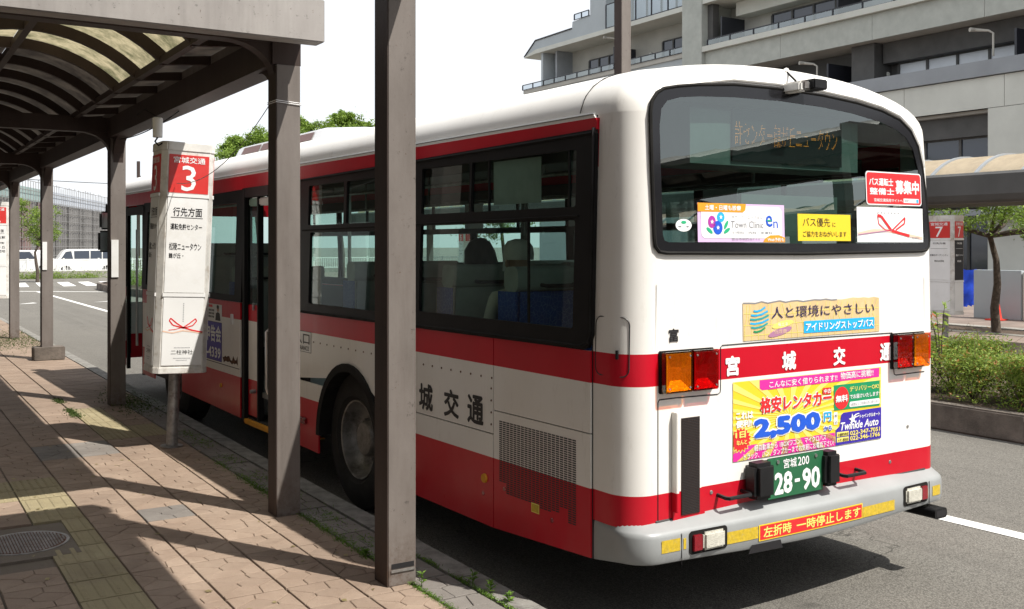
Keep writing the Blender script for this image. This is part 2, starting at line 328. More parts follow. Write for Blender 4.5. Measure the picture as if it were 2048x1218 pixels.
class Print:
    """collects flat print (lettering and shapes) of one colour, mapped onto a surface"""
    def __init__(s, mapf, off=.004): s.mb = {}; s.map = mapf; s.off = off
    def _mb(s, m): return s.mb.setdefault(m, MB())
    def text(s, body, u0, u1, v0, v1, m='ink', bold=0, shear=0, lv=0, skew=0):
        vs, fs = text_mesh(body, 0, shear)
        if not vs: return s
        xs = [p[0] for p in vs]; ys = [p[1] for p in vs]; a, b, c, d = min(xs), max(xs), min(ys), max(ys)
        sx = (u1 - u0) / max(b - a, 1e-6); sy = (v1 - v0) / max(d - c, 1e-6)
        nk = 0 if bold <= 0 else (4 if abs(v1 - v0) < .035 else 8)
        bu, bv = bold * min(sx, sy * 1.3) * 1.0, bold * sy
        u0 += bu; u1 -= bu; v0 += bv; v1 -= bv; sx = (u1 - u0) / max(b - a, 1e-6); sy = (v1 - v0) / max(d - c, 1e-6)
        for k in range(nk + 1):
            du, dv = (0, 0) if k == 0 else (bu * math.cos(6.2832 * k / nk + .78), bv * math.sin(6.2832 * k / nk + .78))
            s._mb(m).add([s.map(u0 + du + (p[0] - a) * sx, v0 + dv + (p[1] - c) * sy + skew * (p[0] - a) * sx, s.off + lv * .0012 + k * .00009) for p in vs], fs)
        return s
    def poly(s, pts, m, lv=0):
        t = tessellate_polygon([[Vector((u, v, 0)) for u, v in pts]])
        s._mb(m).add([s.map(u, v, s.off + lv * .0012) for u, v in pts], [tuple(x) for x in t]); return s
    def rect(s, u0, u1, v0, v1, m, lv=0, n=1):
        for i in range(n):
            a = u0 + (u1 - u0) * i / n; b = u0 + (u1 - u0) * (i + 1) / n; s.poly([(a, v0), (b, v0), (b, v1), (a, v1)], m, lv)
        return s
    def ell(s, cu, cv, ru, rv, m, lv=0, rot=0, n=20):
        c, q = math.cos(rot), math.sin(rot)
        return s.poly([(cu + ru * math.cos(t) * c - rv * math.sin(t) * q, cv + ru * math.cos(t) * q + rv * math.sin(t) * c) for t in [2 * math.pi * k / n for k in range(n)]], m, lv)
    def line(s, pts, wd, m, lv=0):
        for (a, b) in zip(pts, pts[1:]):
            d = Vector((b[0] - a[0], b[1] - a[1])); 
            if d.length < 1e-6: continue
            n = Vector((-d.y, d.x)).normalized() * wd / 2
            s.poly([(a[0] + n.x, a[1] + n.y), (a[0] - n.x, a[1] - n.y), (b[0] - n.x, b[1] - n.y), (b[0] + n.x, b[1] + n.y)], m, lv)
        return s
    def build(s, name, parent, **k):
        """one object; every colour is a material slot"""
        me = bpy.data.meshes.new(name); V = []; F = []; I = []
        for i, (m, mb) in enumerate(s.mb.items()):
            b = len(V); V += mb.v; F += [tuple(b + q for q in f) for f in mb.f]; I += [i] * len(mb.f); me.materials.append(MATS[m])
        me.from_pydata(V, [], F); me.polygons.foreach_set('material_index', I); me.update()
        o = bpy.data.objects.new(name, me); COL.objects.link(o); o.parent = parent; return tag(o, **k)
def leaves(n, fn, size, seed=1, flat=0, narrow=.5):
    """n small leaf faces at points given by fn(rnd)"""
    r = random.Random(seed); V = []; F = []
    for i in range(n):
        p = Vector(fn(r)); s = size * r.uniform(.6, 1.25)
        a = Vector((r.gauss(0, 1), r.gauss(0, 1), r.gauss(0, 1) * (1 - flat))).normalized()
        b = a.cross(Vector((r.gauss(0, 1) * (1 - flat), r.gauss(0, 1) * (1 - flat), r.gauss(0, 1) + flat * 3))).normalized() * narrow
        k = len(V); n_ = a.cross(b) * .15
        V += [p - a * s * .5, p + b * s * .4 + n_ * s, p + a * s * .5, p - b * s * .4 + n_ * s]; F.append((k, k + 1, k + 2, k + 3))
    me = bpy.data.meshes.new('leaves'); me.from_pydata([tuple(v) for v in V], [], F); me.update(); return me

# ------------------------------------------------------------------ ground, road, pavement
def slab(name, x0, x1, y0, y1, z0, z1, mat, **k): return MB().box(x0, x1, y0, y1, z0, z1).build(name, mat, **k)
MB().quad((-700, -700, -.06), (700, -700, -.06), (700, 700, -.06), (-700, 700, -.06)).build('ground', 'ground', kind='structure')
MB().quad((2.0, -40, 0), (60, -40, 0), (60, 75, 0), (2.0, 75, 0)).build('road', 'asphalt', kind='structure')
MB().quad((-60, 31, -.004), (2.0, 31, -.004), (2.0, 75, -.004), (-60, 75, -.004)).build('side_road', 'asphalt', kind='structure')
def line_pts(name, pts, wd, z=.004, **k):
    mb = MB()
    for (a, b) in zip(pts, pts[1:]):
        n = Vector((-(b[1] - a[1]), b[0] - a[0])).normalized() * wd / 2
        mb.quad((a[0] + n.x, a[1] + n.y, z), (a[0] - n.x, a[1] - n.y, z), (b[0] - n.x, b[1] - n.y, z), (b[0] + n.x, b[1] + n.y, z))
    return mb.build(name, 'worn_paint', kind='structure')
line_pts('lane_line', [(6.80, 1.0), (6.70, 4.2), (6.64, 5.4), (6.45, 16), (6.08, 31), (6.1, 48)], .15)
line_pts('stop_line', [(2.2, 51), (5.43, 48.7), (8.6, 46.2)], .3, .008)
mb = MB()
for i in range(-3, 5):
    x = 6.9 + i * 1.05; mb.quad((x, 53.6, .004), (x + .62, 53.9, .004), (x + 1.15, 59.9, .004), (x + .55, 59.6, .004))
mb.build('crosswalk', 'white_paint', kind='structure')
mb = MB(); mb.quad((4.2, 38.2, .004), (4.9, 38.6, .004), (4.8, 39.0, .004)); mb.quad((6.6, 38.2, .004), (7.6, 38.5, .004), (7.5, 38.9, .004)); mb.build('road_arrow', 'white_paint', kind='structure')

pav = slab('pavement', -14, 2.76, -9, 30, -.05, .134, 'grout', kind='structure')
def clip(poly, a, b):
    """part of poly nearer to a than b"""
    m = ((a[0] + b[0]) / 2, (a[1] + b[1]) / 2); n = (b[0] - a[0], b[1] - a[1]); out = []
    for i, p in enumerate(poly):
        q = poly[(i + 1) % len(poly)]
        dp = (p[0] - m[0]) * n[0] + (p[1] - m[1]) * n[1]; dq = (q[0] - m[0]) * n[0] + (q[1] - m[1]) * n[1]
        if dp <= 0: out.append(p)
        if (dp < 0) != (dq < 0) and abs(dp - dq) > 1e-9:
            t = dp / (dp - dq); out.append((p[0] + (q[0] - p[0]) * t, p[1] + (q[1] - p[1]) * t))
    return out
def cells_mb(mb, x0, x1, y0, y1, z, nx, ny, r, gap=.0028, h=.010):
    seeds = [(x0 + (x1 - x0) * (i + .5 + (.5 * (j % 2) - .25) + r.uniform(-.16, .16)) / nx, y0 + (y1 - y0) * (j + .5 + r.uniform(-.2, .2)) / ny) for i in range(nx) for j in range(ny)]
    for s in seeds:
        p = [(x0, y0), (x1, y0), (x1, y1), (x0, y1)]
        for q in seeds:
            if q is not s: p = clip(p, s, q)
            if len(p) < 3: break
        if len(p) < 3: continue
        c = (sum(a for a, b in p) / len(p), sum(b for a, b in p) / len(p)); n = len(p)
        def sh(g): return [(a + (c[0] - a) * g / max(.02, math.hypot(a - c[0], b - c[1])), b + (c[1] - b) * g / max(.02, math.hypot(a - c[0], b - c[1]))) for a, b in p]
        A = sh(gap); B = sh(gap + .004); dz = r.uniform(-.0012, .0012)
        mb.add([(a, b, z - h) for a, b in A] + [(a, b, z - .003 + dz) for a, b in A] + [(a, b, z + dz) for a, b in B],
               [(i, (i + 1) % n, n + (i + 1) % n, n + i) for i in range(n)] + [(n + i, n + (i + 1) % n, 2 * n + (i + 1) % n, 2 * n + i) for i in range(n)] + [tuple(range(2 * n, 3 * n))])
    return mb
tilevar = []
for k in range(5):
    mb = MB(); mb.box(-.158, .158, -.172, .172, -.02, -.008); cells_mb(mb, -.1595, .1595, -.1735, .1735, 0, 2, 3, random.Random(k + 3)); tilevar.append(mb.mesh('tile%d' % k))
greyvar = []
for k in range(3):
    mb = MB(); mb.box(-.118, .118, -.172, .172, -.02, -.008); cells_mb(mb, -.118, .118, -.172, .172, 0, 2, 2, random.Random(k + 30), .004); greyvar.append(mb.mesh('gtile%d' % k))
def tact(dots, wdt=.316):
    mb = MB(); a = wdt / 2; mb.box(-a, a, -.17, .17, -.02, 0)
    if dots:
        for i in range(6):
            for j in range(6): mb.lathe([(0, .013), (.004, .010), (.0045, 0)], (-a + a / 6 + i * a / 3, -.142 + j * .0568, 0), 'Z', 7)
    else:
        for i in range(4 if wdt > .3 else 2):
            x = -a + .04 + i * .079; mb.add([(x - .017, -.155, 0), (x + .017, -.155, 0), (x + .017, .155, 0), (x - .017, .155, 0), (x - .010, -.15, .0048), (x + .010, -.15, .0048), (x + .010, .15, .0048), (x - .010, .15, .0048)],
                   [(0, 1, 5, 4), (1, 2, 6, 5), (2, 3, 7, 6), (3, 0, 4, 7), (4, 5, 6, 7)])
    return mb.mesh('tact')
tbar, tdot, thalf = tact(0), tact(1), tact(0, .15)
def addm(me, m):
    me.materials.append(MATS[m]); return me
for m_ in tilevar: addm(m_, 'tile')
for m_ in greyvar: addm(m_, 'tile_grey')
for m_ in (tbar, tdot, thalf): addm(m_, 'tactile')
greytile = [m_.copy() for m_ in tilevar[:2]]
for m_ in greytile: m_.materials.clear(); addm(m_, 'tile_grey')
xs = [-.3925, -.065, .2625, .59, .9175, 1.245, 1.5725, 1.9, 2.2275]
far = MB(); fart = MB(); r = random.Random(5)
mh = (.86, 7.0)
for j in range(-4, 66):
    yc = 5.70 + .355 * j + .1775
    for i, x in enumerate(xs):
        xc = x + .16375; me = None; nm = 'paving_tile'; rot = 0
        wx = .16375
        if x == .9175 and j < 7: me = tbar; nm = 'guiding_block'
        if x <= .9175 and j in (7, 8): me = tdot; nm = 'warning_block'
        if j in (13, 14) and x >= 1.8: me = tdot; nm = 'warning_block'
        if x == 1.9 and 15 <= j <= 18: me = tbar; nm = 'guiding_block'
        if x in (.59, .9175) and 2 <= j <= 4:
            if x == .9175 and j in (3, 4): me = thalf; xc = 1.166; nm = 'guiding_block'
            elif x == .9175: me = tbar
            else: continue
        if x == 2.2275: xc = 2.2275 + .14
        vis = xc + .2 > .0972 * (yc) and yc > 4.2
        if not vis and yc > 9: continue
        if me is None: me = greytile[j % 2] if (j in (11, 12) and x in (1.245, 1.5725)) or (j in (12,) and x == 1.5725) else (greytile[r.randrange(2)] if r.random() < .025 else tilevar[r.randrange(5)])
        rz = rot + (R(180) if r.random() < .5 and me is not thalf else 0)
        if yc < 12.3 and vis:
            o = link(nm, me, None, pav, loc=(xc, yc, .15 + r.uniform(-.0012, .0012)), rot=(R(r.uniform(-.12, .12)), R(r.uniform(-.12, .12)), rz))
            if x == 2.2275: o.scale.x = .272 / .32
        else:
            if me in (tbar, tdot): fart.box(xc - .155, xc + .155, yc - .17, yc + .17, .13, .151); [fart.box(xc - .13 + q * .08, xc - .105 + q * .08, yc - .16, yc + .16, .151, .156) for q in range(4)]
            else: cells_mb(far, xc - wx + .006, xc + wx - .006, yc - .172, yc + .172, .15, 1, 2, r, .003, .012)
    if yc > 4.0:
        if yc < 12.3: link('kerbside_tile', greyvar[j % 3], None, pav, loc=(2.635, yc + .11, .149 + r.uniform(-.002, .002)), rot=(0, R(r.uniform(-.4, .4)), R(180 * (j % 2))))
        else: far.box(2.515, 2.752, yc - .06, yc + .275, .13, .149)
far.build('distant_paving', 'tile', pav, kind='stuff'); fart.build('distant_guiding_blocks', 'tactile', pav, kind='stuff')
kb = MB(); kb.box(2.775, 2.925, -9, 30, -.05, .10); kerb = kb.build('kerb', 'kerb', kind='structure')
ks = MB().prism([(2.77, .02), (2.93, .02), (2.925, .142), (2.917, .151), (2.77, .151)], -.297, .297, 'Y').mesh('ks'); addm(ks, 'kerb')
for k in range(42):
    y = 2.3 + .6 * k
    link('kerb_stone', ks, None, kerb, loc=(r.uniform(-.002, .002), y, r.uniform(-.0015, .0015)), rot=(0, 0, R(r.uniform(-.1, .1))))
# manhole with its concrete collar
MB().box(.53, 1.085, 6.63, 7.40, .13, .1515).build('manhole_collar', 'grout', kind='structure')
mhc = empty('manhole_cover', (mh[0] - .05, mh[1] + .01, .152), label='round cast iron manhole cover set in a concrete patch in the pavement', category='manhole cover')
MB().lathe([(0, .262), (.004, .262), (.004, .245), (.002, .243)], axis='Z', n=48).build('rim', 'steel_dull', mhc, True)
mb = MB().lathe([(.002, .243), (.002, 0)], axis='Z', n=48)
mb.build('plate', 'rust', mhc)
mb = MB()
for i in range(-13, 14):
    for j in range(-13, 14):
        x, y = i * .0175, j * .0175
        if math.hypot(x, y) < .232: mb.box(x - .0055, x + .0055, y - .0055, y + .0055, .002, .006)
mb.build('raised_studs', 'steel_dull', mhc, kind='stuff')

# right hand island and pavements beyond
def poly_slab(name, pts, z0, z1, mat, **k): return MB().prism(pts, z0, z1, 'Z').build(name, mat, **k)
isl = [(9.97, -12), (9.97, 6), (9.85, 24), (9.0, 40), (8.62, 44), (8.75, 49), (9.6, 51), (13.2, 51), (13.2, -12)]
poly_slab('island_soil', isl, 0, .24, 'soil', kind='structure')
ik = empty('island_kerb', (0, 0, 0), kind='structure')
cx = [(9.97, -12 + i * 1.2) for i in range(16)] + [(9.93, 12), (9.88, 20), (9.85, 24), (9.45, 32), (9.0, 40), (8.62, 44), (8.68, 47), (8.85, 49.3), (9.6, 51), (13.2, 51.2)]
for a, b in zip(cx, cx[1:]):
    d = (Vector(b) - Vector(a)); n = Vector((-d.y, d.x)).normalized() * .16; e = d.normalized() * .004
    MB().prism([(a[0] + e.x, a[1] + e.y), (b[0] - e.x, b[1] - e.y), (b[0] - e.x + n.x, b[1] - e.y + n.y), (a[0] + e.x + n.x, a[1] + e.y + n.y)], 0, .29, 'Z').build('kerb_stone', 'old_kerb', ik, bevel=.018)
slab('platform', 13.2, 19.7, -20, 46, 0, .15, 'platform_paving', kind='structure')
slab('platform_edge', 19.7, 20.05, -20, 46, 0, .16, 'kerb', kind='structure')
slab('tree_bed', 20.05, 21.1, -20, 46, 0, .14, 'soil', kind='structure')
slab('far_kerb', 21.1, 21.5, -20, 46, 0, .17, 'concrete', kind='structure')
slab('far_pavement', 21.5, 60, -20, 66, 0, .15, 'platform_paving', kind='structure')

# ------------------------------------------------------------------ shelters
def arc(cxx, cz, rad, a0, a1, n): return [(cxx + rad * math.sin(a0 + (a1 - a0) * k / n), cz + rad * math.cos(a0 + (a1 - a0) * k / n)) for k in range(n + 1)]
def shelter(name, Y0, colsY, Y1, dz, label, cols_right=None, fas_at=None, lightbays=3, notices=False):
    sh = empty(name, (1.12, colsY[0], .15), label=label, category='bus shelter')
    def bd(mb, nm, mat, **k):
        mb.v = [(x - 1.12, y - colsY[0], z - .15) for x, y, z in mb.v]; return mb.build(nm, mat, sh, **k)
    zb = 3.23 + dz
    for i, y in enumerate(colsY):
        for x in (2.345, -.26):
            mb = MB().box(x, x + .168, y, y + .168, .15, zb)
            bd(mb, 'column', 'post', bevel=.004)
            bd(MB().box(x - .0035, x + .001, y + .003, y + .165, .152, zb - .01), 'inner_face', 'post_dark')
            # curved gusset under the cross beam and under the long beam
            zx = zb + (.145 if i == 0 else .06); s = -1 if x > 0 else 1; xe = x if x > 0 else x + .168
            pts = [(xe, zx + .01), (xe + s * .33, zx + .01)] + [(xe + s * (.33 - .33 * math.sin(t)), zx - .25 * (1 - math.cos(t))) for t in [R(90) * k / 8 for k in range(9)]]
            bd(MB().prism(pts, y + .03, y + .14, 'Y'), 'bracket', 'post_dark')
            for sy in (-1, 1):
                ye = y if sy < 0 else y + .168
                if (i == 0 and sy < 0) or (i == len(colsY) - 1 and sy > 0): continue
                pts = [(ye, zb + .01), (ye + sy * .30, zb + .01)] + [(ye + sy * (.30 - .30 * math.sin(t)), zb - .28 * (1 - math.cos(t))) for t in [R(90) * k / 8 for k in range(9)]]
                bd(MB().prism(pts, x + .03, x + .14, 'X'), 'bracket', 'post_dark')
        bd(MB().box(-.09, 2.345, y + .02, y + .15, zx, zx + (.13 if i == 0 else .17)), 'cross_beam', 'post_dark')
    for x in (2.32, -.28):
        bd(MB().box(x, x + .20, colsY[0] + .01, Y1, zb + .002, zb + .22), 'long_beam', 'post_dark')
        bd(MB().box(x + (.02 if x > 0 else -.05), x + (.225 if x > 0 else .18), Y0 + .16, Y1, zb + .222, zb + .30), 'gutter', 'post')
    for y in ([Y0] if fas_at is None else fas_at):
        bd(MB().box(-.4, 2.545, y, y + .15, 3.335 + dz, 3.615 + dz), 'fascia', 'fascia', bevel=.006)
    Rr, cz = 1.26, 3.77 - 1.26 + dz; n = 10; a1 = math.asin(.87 / 1.26)
    N = round((Y1 - Y0 - .15) / .92); st = (Y1 - Y0 - .15) / N
    rib = None
    for k in range(N + 1):
        y = Y0 + .15 + st * k
        o_ = arc(1.1, cz, Rr + .09, -a1, a1, 18); i_ = arc(1.1, cz, Rr, -a1, a1, 18)
        mb = MB(); q = len(o_)
        mb.add([(x, y - .028, z) for x, z in i_] + [(x, y + .028, z) for x, z in i_] + [(x, y - .028, z) for x, z in o_] + [(x, y + .028, z) for x, z in o_],
               [(i, i + 1, q + i + 1, q + i) for i in range(q - 1)] + [(i, i + 1, 2 * q + i + 1, 2 * q + i) for i in range(q - 1)] + [(q + i, q + i + 1, 3 * q + i + 1, 3 * q + i) for i in range(q - 1)])
        bd(mb, 'rib', 'post_dark')
        for sx in (-1, 1):
            bd(MB().prism([(1.1 + sx * .85, cz + math.cos(a1) * Rr), (1.1 + sx * 1.25, zb + .23), (1.1 + sx * 1.25, zb + .30), (1.1 + sx * .85, cz + math.cos(a1) * (Rr + .09))], y - .028, y + .028, 'Y'), 'rib_end', 'post_dark')
        if k == N: break
        for (aa, ab) in ((-a1, -.004), (.004, a1)):
            p = arc(1.1, cz, Rr + .10, aa, ab, 9)
            mb = MB().add([(x, y, z) for x, z in p] + [(x, y + st, z) for x, z in p], [(i, i + 1, len(p) + i + 1, len(p) + i) for i in range(len(p) - 1)])
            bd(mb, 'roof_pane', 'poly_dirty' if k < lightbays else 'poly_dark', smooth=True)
    for xx, zz in ((1.1, cz + Rr - .02), (1.1 + .87, cz + math.cos(a1) * Rr - .01), (1.1 - .87, cz + math.cos(a1) * Rr - .01)):
        bd(MB().box(xx - .03, xx + .03, Y0 + .15, Y1, zz + .018, zz + .075), 'purlin', 'post_dark')
    for sx in (-1, 1):
        x0 = 1.1 + sx * .92; x1 = 1.1 + sx * 1.27; z0 = cz + math.cos(a1) * (Rr + .1) + .012
        bd(MB().quad((x0, Y0 + .15, z0), (x1, Y0 + .15, zb + .31), (x1, Y1, zb + .31), (x0, Y1, z0)), 'side_panel', 'poly_dark')
    if notices:
        bd(MB().box(2.352, 2.43, 12.435, 12.449, 1.63, 2.06), 'notice_plate', 'sign_white')
        bd(MB().box(2.352, 2.42, 17.985, 17.999, 1.60, 2.05), 'notice_plate', 'sign_white')
        mb = MB(); 
        for q in range(2):
            z = 2.985 - q * .012; e = .006
            mb.tube([(2.345 - e, 6.77 - e, z), (2.513 + e, 6.77 - e, z - .012), (2.513 + e, 6.938 + e, z), (2.345 - e, 6.938 + e, z), (2.345 - e, 6.77 - e, z)], .0028, 5)
        bd(mb, 'tie_wire', 'ink_white')
    return sh
shelter('bus_shelter', 6.4, [6.77, 12.45, 18.0, 22.4, 27.9], 28.4, 0, 'long brown barrel roofed bus shelter with dirty tan roof panes and grey end fascia', notices=True, lightbays=4)
sh2 = shelter('bus_shelter', -12.0, [-11.4, -5.9, -.42, 5.06], 5.35, .40, 'bus shelter behind the camera whose brown corner post stands nearest in front of the bus', fas_at=[5.36], lightbays=0)
sh2.location.x += .028
sh3 = shelter('bus_shelter', -17.5, [-17.0, -11.4, -5.8, -.2], .1, .30, 'island bus shelter behind the photographer, mirrored in the bus rear window', fas_at=[.1], lightbays=0)
sh3.location.x += 10.5
# slot at the foot of the near post
MB().box(2.365 - 1.12, 2.500 - 1.12, 5.0575 + 11.4, 5.062 + 11.4, .245 - .15, .272 - .15).build('base_slot', 'ink', sh2)
MB().box(2.362 - 1.12, 2.503 - 1.12, 5.053 + 11.4, 5.062 + 11.4, .226 - .15, .238 - .15).build('base_lip', 'steel_dull', sh2)
MB().box(-.23, .23, -.09, .22, 0, .21).build('concrete_block', 'old_kerb', bevel=.01, loc=(2.45, 18.0, .15), label='low weathered concrete block at the foot of the third shelter column', category='concrete block')

# ------------------------------------------------------------------ stop pylons
def pylon(loc, rot, number, lines, tilt, label, H=(.69, 2.78), W=.47, D=.42, full=True, dark=False, post=.69, bow=True):
    root = empty('bus_stop_sign', loc, (0, R(tilt), R(rot)), label=label, category='bus stop sign', group='bus stop pylons')
    z0, z1 = H; a, b = W / 2, D / 2; g = .045
    plan = [(-a + g, -b), (a - g, -b), (a, -b + g), (a, b - g), (a - g, b), (-a + g, b), (-a, b - g), (-a, -b + g)]
    MB().prism(plan, z0 + .05, z1 - .08, 'Z').build('body', 'sign_frame', root)
    pl2 = [(x * 1.03, y * 1.035) for x, y in plan]
    MB().prism(pl2, z1 - .085, z1, 'Z').build('cap', 'sign_frame', root, bevel=.008)
    MB().prism(pl2, z0, z0 + .055, 'Z').build('bottom_rail', 'sign_frame', root, bevel=.004)
    MB().lathe([(0, .052), (z0, .052)], axis='Z', n=20).build('pole', 'steel_dull', root, True)
    MB().lathe([(0, .10), (.012, .10), (.012, .055)], axis='Z', n=20).build('pole_foot', 'steel_dull', root)
    h = z1 - z0; zr = z1 - .115; zq = zr - h * .165; zw = zq - .045; zm = z0 + h * .35; zp = zm - .045; ze = z0 + .075
    for f in range(4):
        half = (a if f % 2 == 0 else b) - g; dist = b if f % 2 == 0 else a
        def mp(u, v, off, f=f, dist=dist):
            q = (u, -dist - off); t = R(90 * f)
            return (q[0] * math.cos(t) - q[1] * math.sin(t), q[0] * math.sin(t) + q[1] * math.cos(t), v)
        hw = half - .012
        for (c, d, nm, mt) in ((zq, zr, 'header_panel', 'sign_red'), (zm, zw, 'route_panel', 'ink' if dark and f == 0 else 'sign_white'), (ze, zp, 'poster_panel', 'sign_white')):
            plate(nm, [(-hw, c), (hw, c), (hw, d), (-hw, d)], [], mp, mt, root, thick=.006, off=.001)
        for zz in ((zq + zw) / 2, (zm + zp) / 2):
            plate('rail', [(-half, zz - .016), (half, zz - .016), (half, zz + .016), (-half, zz + .016)], [], mp, 'sign_white', root, thick=.012, off=.0)
        if not full and f in (1, 2): continue
        p = Print(mp, .0085)
        p0 = p; p = Print(mp, .0085); p.text('宮城交通', -hw * .8, hw * .8, zr - .075, zr - .018, 'ink_white', .012)
        p.text(number, -hw * .36, hw * .36, zq + .018, zr - .095, 'ink_white', .004)
        p.build('header_lettering', root); p = p0
        hh = zw - zm; inkc = 'ink_white' if dark and f == 0 else 'ink'
        for (s, u0, u1, t0, t1, bo) in lines:
            p = Print(mp, .0085); p.text(s, hw * u0, hw * u1, zw - hh * t1, zw - hh * t0, inkc, bo); p.build('route_lettering', root)
        pu = Print(mp, .0085); pu.rect(-hw * .82, hw * .78, zw - hh * .212, zw - hh * .206, inkc); pu.build('underline', root)
        p = Print(mp, .0085)
        if bow:
            bz = zp - (zp - ze) * .44
            def rib(pts, wd, m): p.line(pts, wd, m)
            rib([(-hw, bz - .035), (-hw * .5, bz - .05), (0, bz - .03), (hw * .5, bz - .04), (hw, bz - .055)], .012, 'p_peach')
            L = [(0, bz), (-hw * .3, bz + .035), (-hw * .62, bz + .082), (-hw * .68, bz + .06), (-hw * .5, bz + .02), (0, bz - .006)]
            rib(L, .011, 'p_red'); rib([(-x, y - .004) for x, y in L], .010, 'p_red')
            rib([(0, bz), (hw * .5, bz - .028), (hw, bz - .045)], .013, 'p_red'); rib([(0, bz), (-hw * .4, bz - .02), (-hw * .7, bz - .024)], .006, 'p_red')
            for i in range(11): p.rect(-.004, .004, zp - .06 - i * .016, zp - .052 - i * .016, 'ink_grey')
            for i in range(12): p.rect(-hw * .4 + i * hw * .068, -hw * .4 + i * hw * .068 + .007, ze + .155, ze + .162, 'ink_grey')
            p.text('二柱神社', -hw * .55, hw * .55, ze + .098, ze + .138, 'ink', -.005)
            for i in range(14): p.rect(-hw * .42 + i * hw * .062, -hw * .42 + i * hw * .062 + .006, ze + .06, ze + .067, 'ink_grey')
            for i in range(9): p.rect(-hw * .28 + i * hw * .062, -hw * .28 + i * hw * .062 + .006, ze + .042, ze + .048, 'ink_grey')
        if p.mb: p.build('poster_print', root)
    return root
L3 = [('行先方面', -.72, .74, .10, .195, .012), ('運転免許センター', -.82, .76, .272, .338, .012), ('松陵ニュータウン', -.85, .76, .475, .555, .01), ('鶴が丘・', -.85, -.12, .585, .64, .01)]
sg3 = pylon((2.355, 9.67, .15), 0, '3', L3, 2.3, 'tilted white bus stop pylon numbered 3 standing beside the side door of the bus')
pylon((2.33, 24.9, .15), 0, '2', [('行先方面', -.72, .74, .10, .18, .01), ('八乙女駅', -.7, .9, .27, .34, .01), ('泉市街', -.3, .8, .42, .47, .01), ('ヶ丘', .1, .9, .52, .59, .01), ('団地', .1, .9, .62, .69, .01)], 0, 'bus stop pylon numbered 2 at the far left edge of the pavement', bow=False, full=False)
L7 = [('行先方面', -.6, .6, .05, .10, .01), ('新富谷ガーデンシティ', -.85, .85, .35, .40, .01), ('明石台団地', -.45, .45, .50, .55, .01)]
pylon((17.05, 12.0, .15), 0, '7', L7, 0, 'bus stop pylon numbered 7 with a black timetable face under the far canopy', H=(.56, 2.40), W=.36, D=.56, full=False, dark=True, bow=False)
for i, (x, y, n, lb) in enumerate(((17.3, 21.5, '6', 'bus stop pylon numbered 6 seen through the bus side window'), (17.3, 30.5, '5', 'most distant bus stop pylon of the far platform, seen through the bus'))):
    pylon((x, y, .15), 0, n, L7, 0, lb, H=(.56, 2.40), W=.56, full=False, bow=False)
# little canister lamp and cable over the number 3 sign
cn = empty('cable_canister', (2.19, 9.50, 2.965), label='small white cylinder hanging from a cable above the number 3 sign', category='cable box')
MB().lathe([(0, 0), (0, .042), (.17, .045), (.18, .03), (.18, 0)], axis='Z', n=20).build('can', 'sign_white', cn, True)
MB().tube([(0, 0, .18), (.02, .6, .32), (.12, 1.4, .36)], .006, 6).build('cable', 'rubber', cn)
MB().tube([(0, 0, 0), (-.03, -.03, -.04), (.0, -.03, -.075), (.04, 0, -.05)], .008, 6).build('connector', 'rubber', cn)
def sag(a, b, s, n=16): return [tuple(a[i] + (b[i] - a[i]) * t + (-s * 4 * t * (1 - t) if i == 2 else 0) for i in range(3)) for t in [k / n for k in range(n + 1)]]
MB().tube(sag((2.34, 9.43, 2.555), (2.35, 6.90, 2.985), .16), .0032, 5).build('slack_wire', 'steel_dull', label='thin slack wire running from the number 3 sign to the second post', category='wire')
MB().tube(sag((2.42, 12.4, 3.21), (2.40, 9.6, 3.225), .05) , .006, 5).build('sagging_cable', 'rubber', label='dark cable drooping under the shelter long beam', category='cable')

# ------------------------------------------------------------------ the bus (its own frame: x right, y forward, z up; origin at rear left corner on the road)
BA = R(1.77); BX, BY = 3.1395, 3.9489
def bw(x, y, z=0): return (BX + math.cos(BA) * x - math.sin(BA) * y, BY + math.sin(BA) * x + math.cos(BA) * y, z)
bus = empty('bus', (BX, BY, 0), (0, 0, BA), label='red and white city bus seen from behind at the kerb, side door open', category='bus')
WD = 2.54; LN = 11.1; RC = .155
def inset(z): return .035 * max(0, z - 1.45) / 1.2
def lean(z): return .035 * max(0, (z - 1.9) / .9) ** 1.5
def side(y, z, off=0): return (inset(z) - off, y, z)          # left side
def sideR(y, z, off=0): return (WD - inset(z) + off, y, z)
def rearm(x, z, off=0): return (x, lean(z) - off, z)
ZC = [.6, .757, 1.297, 1.459, 1.6, 1.8, 2.0, 2.2, 2.4, 2.5, 2.6, 2.7, 2.8]
Pn = 'paint'
def skirt(y): return .405 - .055 * min(1, max(0, (y - .27) / .9)) + .07 * max(0, (y - 3.7) / 5)
def sp(nm, pts, holes=(), mat=Pn, f=side, th=.014, off=0, **k): return plate(nm, pts, holes, f, mat, bus, thick=th, off=off, cutv=ZC, **k)
# dark carcass behind the panels
def carc(f):
    plate('inner_wall', [(.3, .40), (2.55, .40), (2.55, 1.10), (2.9, 1.20), (3.7, 1.20), (4.0, 1.1), (4.0, .5), (4.28, .5), (4.28, 1.45), (.3, 1.45)] if f is side else [(.3, .4), (LN, .4), (LN, 1.45), (.3, 1.45)], [], f, 'frame', bus, off=-.02)
carc(side); carc(sideR)
plate('inner_wall', [(5.56, .45), (9.2, .45), (9.2, 1.45), (5.56, 1.45)], [], side, 'frame', bus, off=-.02)
plate('inner_wall', [(.3, .4), (2.3, .4), (2.3, 1.9), (.3, 1.9)], [], rearm, 'frame', bus, off=-.03)
